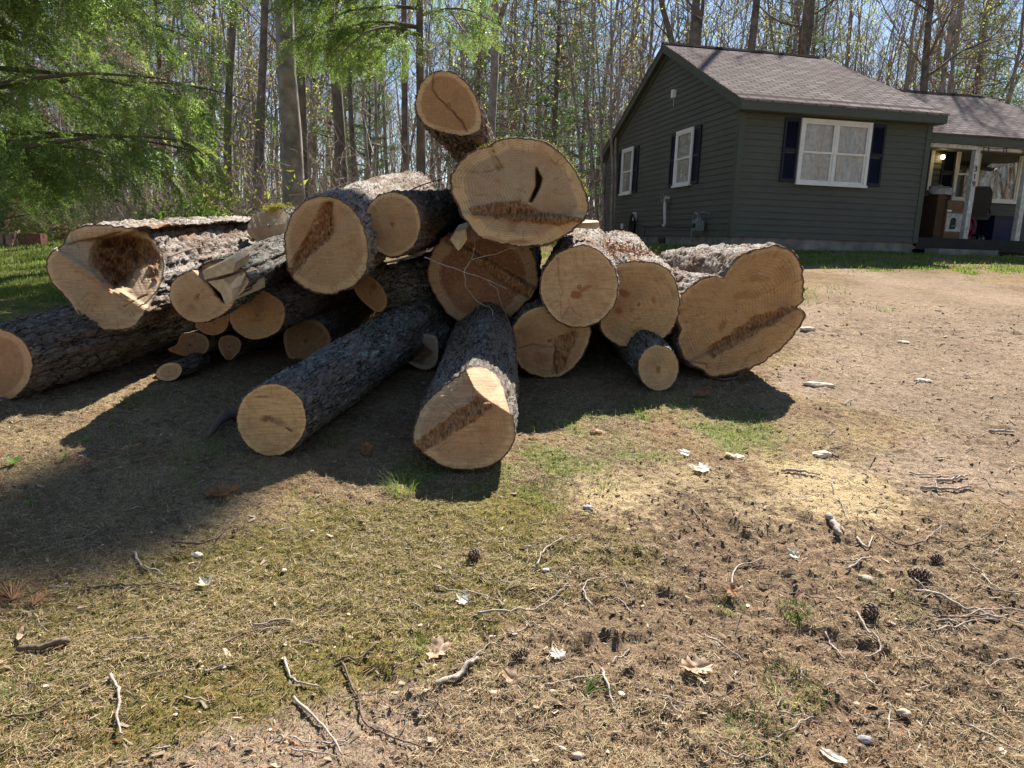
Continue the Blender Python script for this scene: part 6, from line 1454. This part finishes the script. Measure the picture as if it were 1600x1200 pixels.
for a in [('stone', 'flat tan stone half sunk beside the weathered pine cone', 1352, 913, 22, .6, M_ST, 'stone', .4, -.3), ('stone', 'small grey stone on the sandy patch', 919, 798, 16, .8, M_STG, 'stone', .6),
          ('stone', 'tan stone in the clods below the arching twig', 1412, 1118, 18, .7, M_ST, 'stone', .5), ('stone', 'orange tinted stone at the bottom edge', 903, 1187, 20, .6, M_ST, 'stone', .5),
          ('stone', 'small round pale stone at the shadow edge of the needles', 444, 893, 7, 1, M_PCH, 'stone', .8), ('stone', 'grey green stone near the bottom edge grass', 1350, 1155, 20, .7, M_STG, 'stone', .5),
          ('wood_chip', 'large pale wood chip lying flat on the bare soil beside the heart shaped log', 1281, 603, 42, .3, M_PCH, 'wood chip', .2, -.35), ('wood_chip', 'white wood chip at the fork of the white twigs', 1285, 711, 28, .7, M_PCH, 'wood chip', .4, .3),
          ('wood_chip', 'pale flat chip of wood in the churned soil', 1442, 596, 22, .6, M_PCH, 'wood chip', .3), ('wood_chip', 'pale chip lying in the tyre churned strip', 1412, 536, 16, .6, M_PCH, 'wood chip', .3),
          ('wood_chip', 'peeled bark slab lying just beyond the heart shaped log', 1262, 522, 26, .35, M_PCH, 'wood chip', .25, .2), ('wood_chip', 'white chip on the moss beside the arched twig', 852, 891, 12, .6, M_PCH, 'wood chip', .4),
          ('wood_chip', 'white bark fleck left of the long open cone', 852, 1012, 14, .3, M_PCH, 'wood chip', .3, 1.), ('wood_chip', 'pale upright splinter near the hooked twig', 594, 1028, 10, .5, M_PCH, 'wood chip', .5),
          ('wood_chip', 'white wood chip on the dark needles in the shade', 308, 868, 16, .6, M_PCH, 'wood chip', .5)]:
    rock(*a)
for _ in range(36):
    x = rr_.uniform(40, 1590); y = rr_.uniform(800, 1180); sc_ = .35+(y-600)/600
    rock('wood_chip', 'tiny pale wood chip scattered on the near ground', x, y, rr_.uniform(4, 10)*sc_, rr_.uniform(.3, .8), M_PCH, 'wood chip', .3, rr_.uniform(0, 3), 'tiny scattered wood chips')
# grass tufts
def tuft(label, px, py, rad_px, n, hgt, mat=None, group=None):
    P0 = gpt(px, py); R_ = rad_px/F_PX*np.linalg.norm(P0-cam_pos); a = RNG.random(n)*6.28; r = R_*np.sqrt(RNG.random(n))
    x, y = r*np.cos(a), r*np.sin(a)*1.3; L = hgt*(.4+.7*RNG.random(n)); ln = .25+.5*RNG.random(n); b = a+RNG.standard_normal(n)*.6
    D = np.stack([np.cos(b)*np.sin(ln), np.sin(b)*np.sin(ln), np.cos(ln)], -1); S = np.stack([-np.sin(b), np.cos(b), 0*b], -1)*.0011
    zz = gz(P0[0]+x, P0[1]+y)+gh(P0[0]+x, P0[1]+y)-P0[2]; p = np.stack([x, y, zz-.003], -1); q = p+D*L[:, None]*.6; t = p+D*L[:, None]+np.stack([np.cos(b), np.sin(b), -1+0*b], -1)*(L*.18)[:, None]
    V = np.stack([p-S, p+S, q+S*.8, q-S*.8, t], 1).reshape(-1, 3); bb = (np.arange(n)*5)[:, None]
    tag(mk('grass_tuft', V, [np.concatenate([bb, bb+1, bb+2, bb+3], 1), np.concatenate([bb+3, bb+2, bb+4], 1)], mat or M_GRASS, loc=P0, attrs={'cv': ('FLOAT', np.repeat(RNG.random(n), 5))}), label, 'grass tuft', group, 'stuff' if rad_px >= 24 else None)
for a in [('round fresh green grass tuft alone on the brown clods', 1240, 958, 22, 230, .035), ('grass tuft in front of the standing brown oak leaf', 1138, 950, 20, 130, .035), ('bright grass tuft at the shadow edge under the slanted cut log', 628, 762, 26, 200, .09),
          ('sparse grass at the frame edge beside the soil', 20, 1110, 40, 160, .06), ('thin blades of grass beside the tan oak leaf', 655, 1010, 16, 60, .06), ('grass tuft growing under the lichened front log', 520, 690, 24, 120, .07),
          ('tall grass blades in the lit strip of the shadow', 225, 628, 26, 140, .09), ('loose grass tuft in the shade left of the front log', 310, 708, 34, 160, .08), ('green grass at the edge of the heart log shadow', 1110, 655, 60, 500, .05),
          ('bushy grass edge beneath the small round log', 1010, 640, 40, 240, .06), ('grass patch in front of the slanted cut log', 850, 775, 40, 400, .04), ('wispy grass on the bottom clods', 1240, 1080, 40, 220, .05),
          ('low grass beside the weathered pine cone', 1390, 945, 40, 160, .04), ('wispy grass near the bottom frame edge', 1180, 1150, 40, 160, .06), ('grass clump in the light right of the small round log', 1190, 660, 30, 220, .05)]:
    tuft(*a)
def weed(label, px, py, s):
    P0 = gpt(px, py); m = MB(); e = empty('weed', P0, label=label, cat='weed')
    for q in range(5):
        a = q*1.3+.3; c, s_ = math.cos(a), math.sin(a); O = spline(leaf_outline('simple'), 16)*s; V = [(o[1]*c-o[0]*s_, o[1]*s_+o[0]*c, .01+o[1]*.6+abs(o[0])*.3) for o in O]
        V = np.array(V); m.add(np.vstack([V, V.mean(0)]), np.array([(i, (i+1) % 16, 16) for i in range(16)]))
    m.build('leaves', leafmat('weed_leaf', [(.10, .22, .04), (.2, .36, .08)], .4), e); t = MB(); t.tube([(0, 0, -.01), (0, 0, .02)], .002, 5); t.build('stem', M_GRASS, e)
for k, (x, y, s) in enumerate([(193, 632, .032), (135, 690, .03), (100, 720, .028), (22, 728, .045), (48, 790, .025), (172, 668, .03)]):
    weed(['small broad leaved weed beside the lit strip', 'weed sprouting low in the lit strip', 'grey green weed at the foot of the lit strip', 'largest broad leaved weed near the frame edge shadow', 'weed in the deep shadow near the frame edge', 'weed between the two upper lit patches'][k], x, y, s)
# splinters and bark sheds round the pile
def stump_branch():
    m = MB(); P = resamp(np.array([gpt(375, 655, .03), gpt(350, 668, .06), gpt(325, 690, .03)]), 5); m.tube(P-P[0], np.linspace(.035, .012, len(P))*(1+.2*RNG.standard_normal(len(P))), 9)
    tag(m.build('broken_branch', BARK['brown'], smooth=True, loc=P[0]), 'short rotten branch sticking out beside the lichened front log', 'branch')
stump_branch()
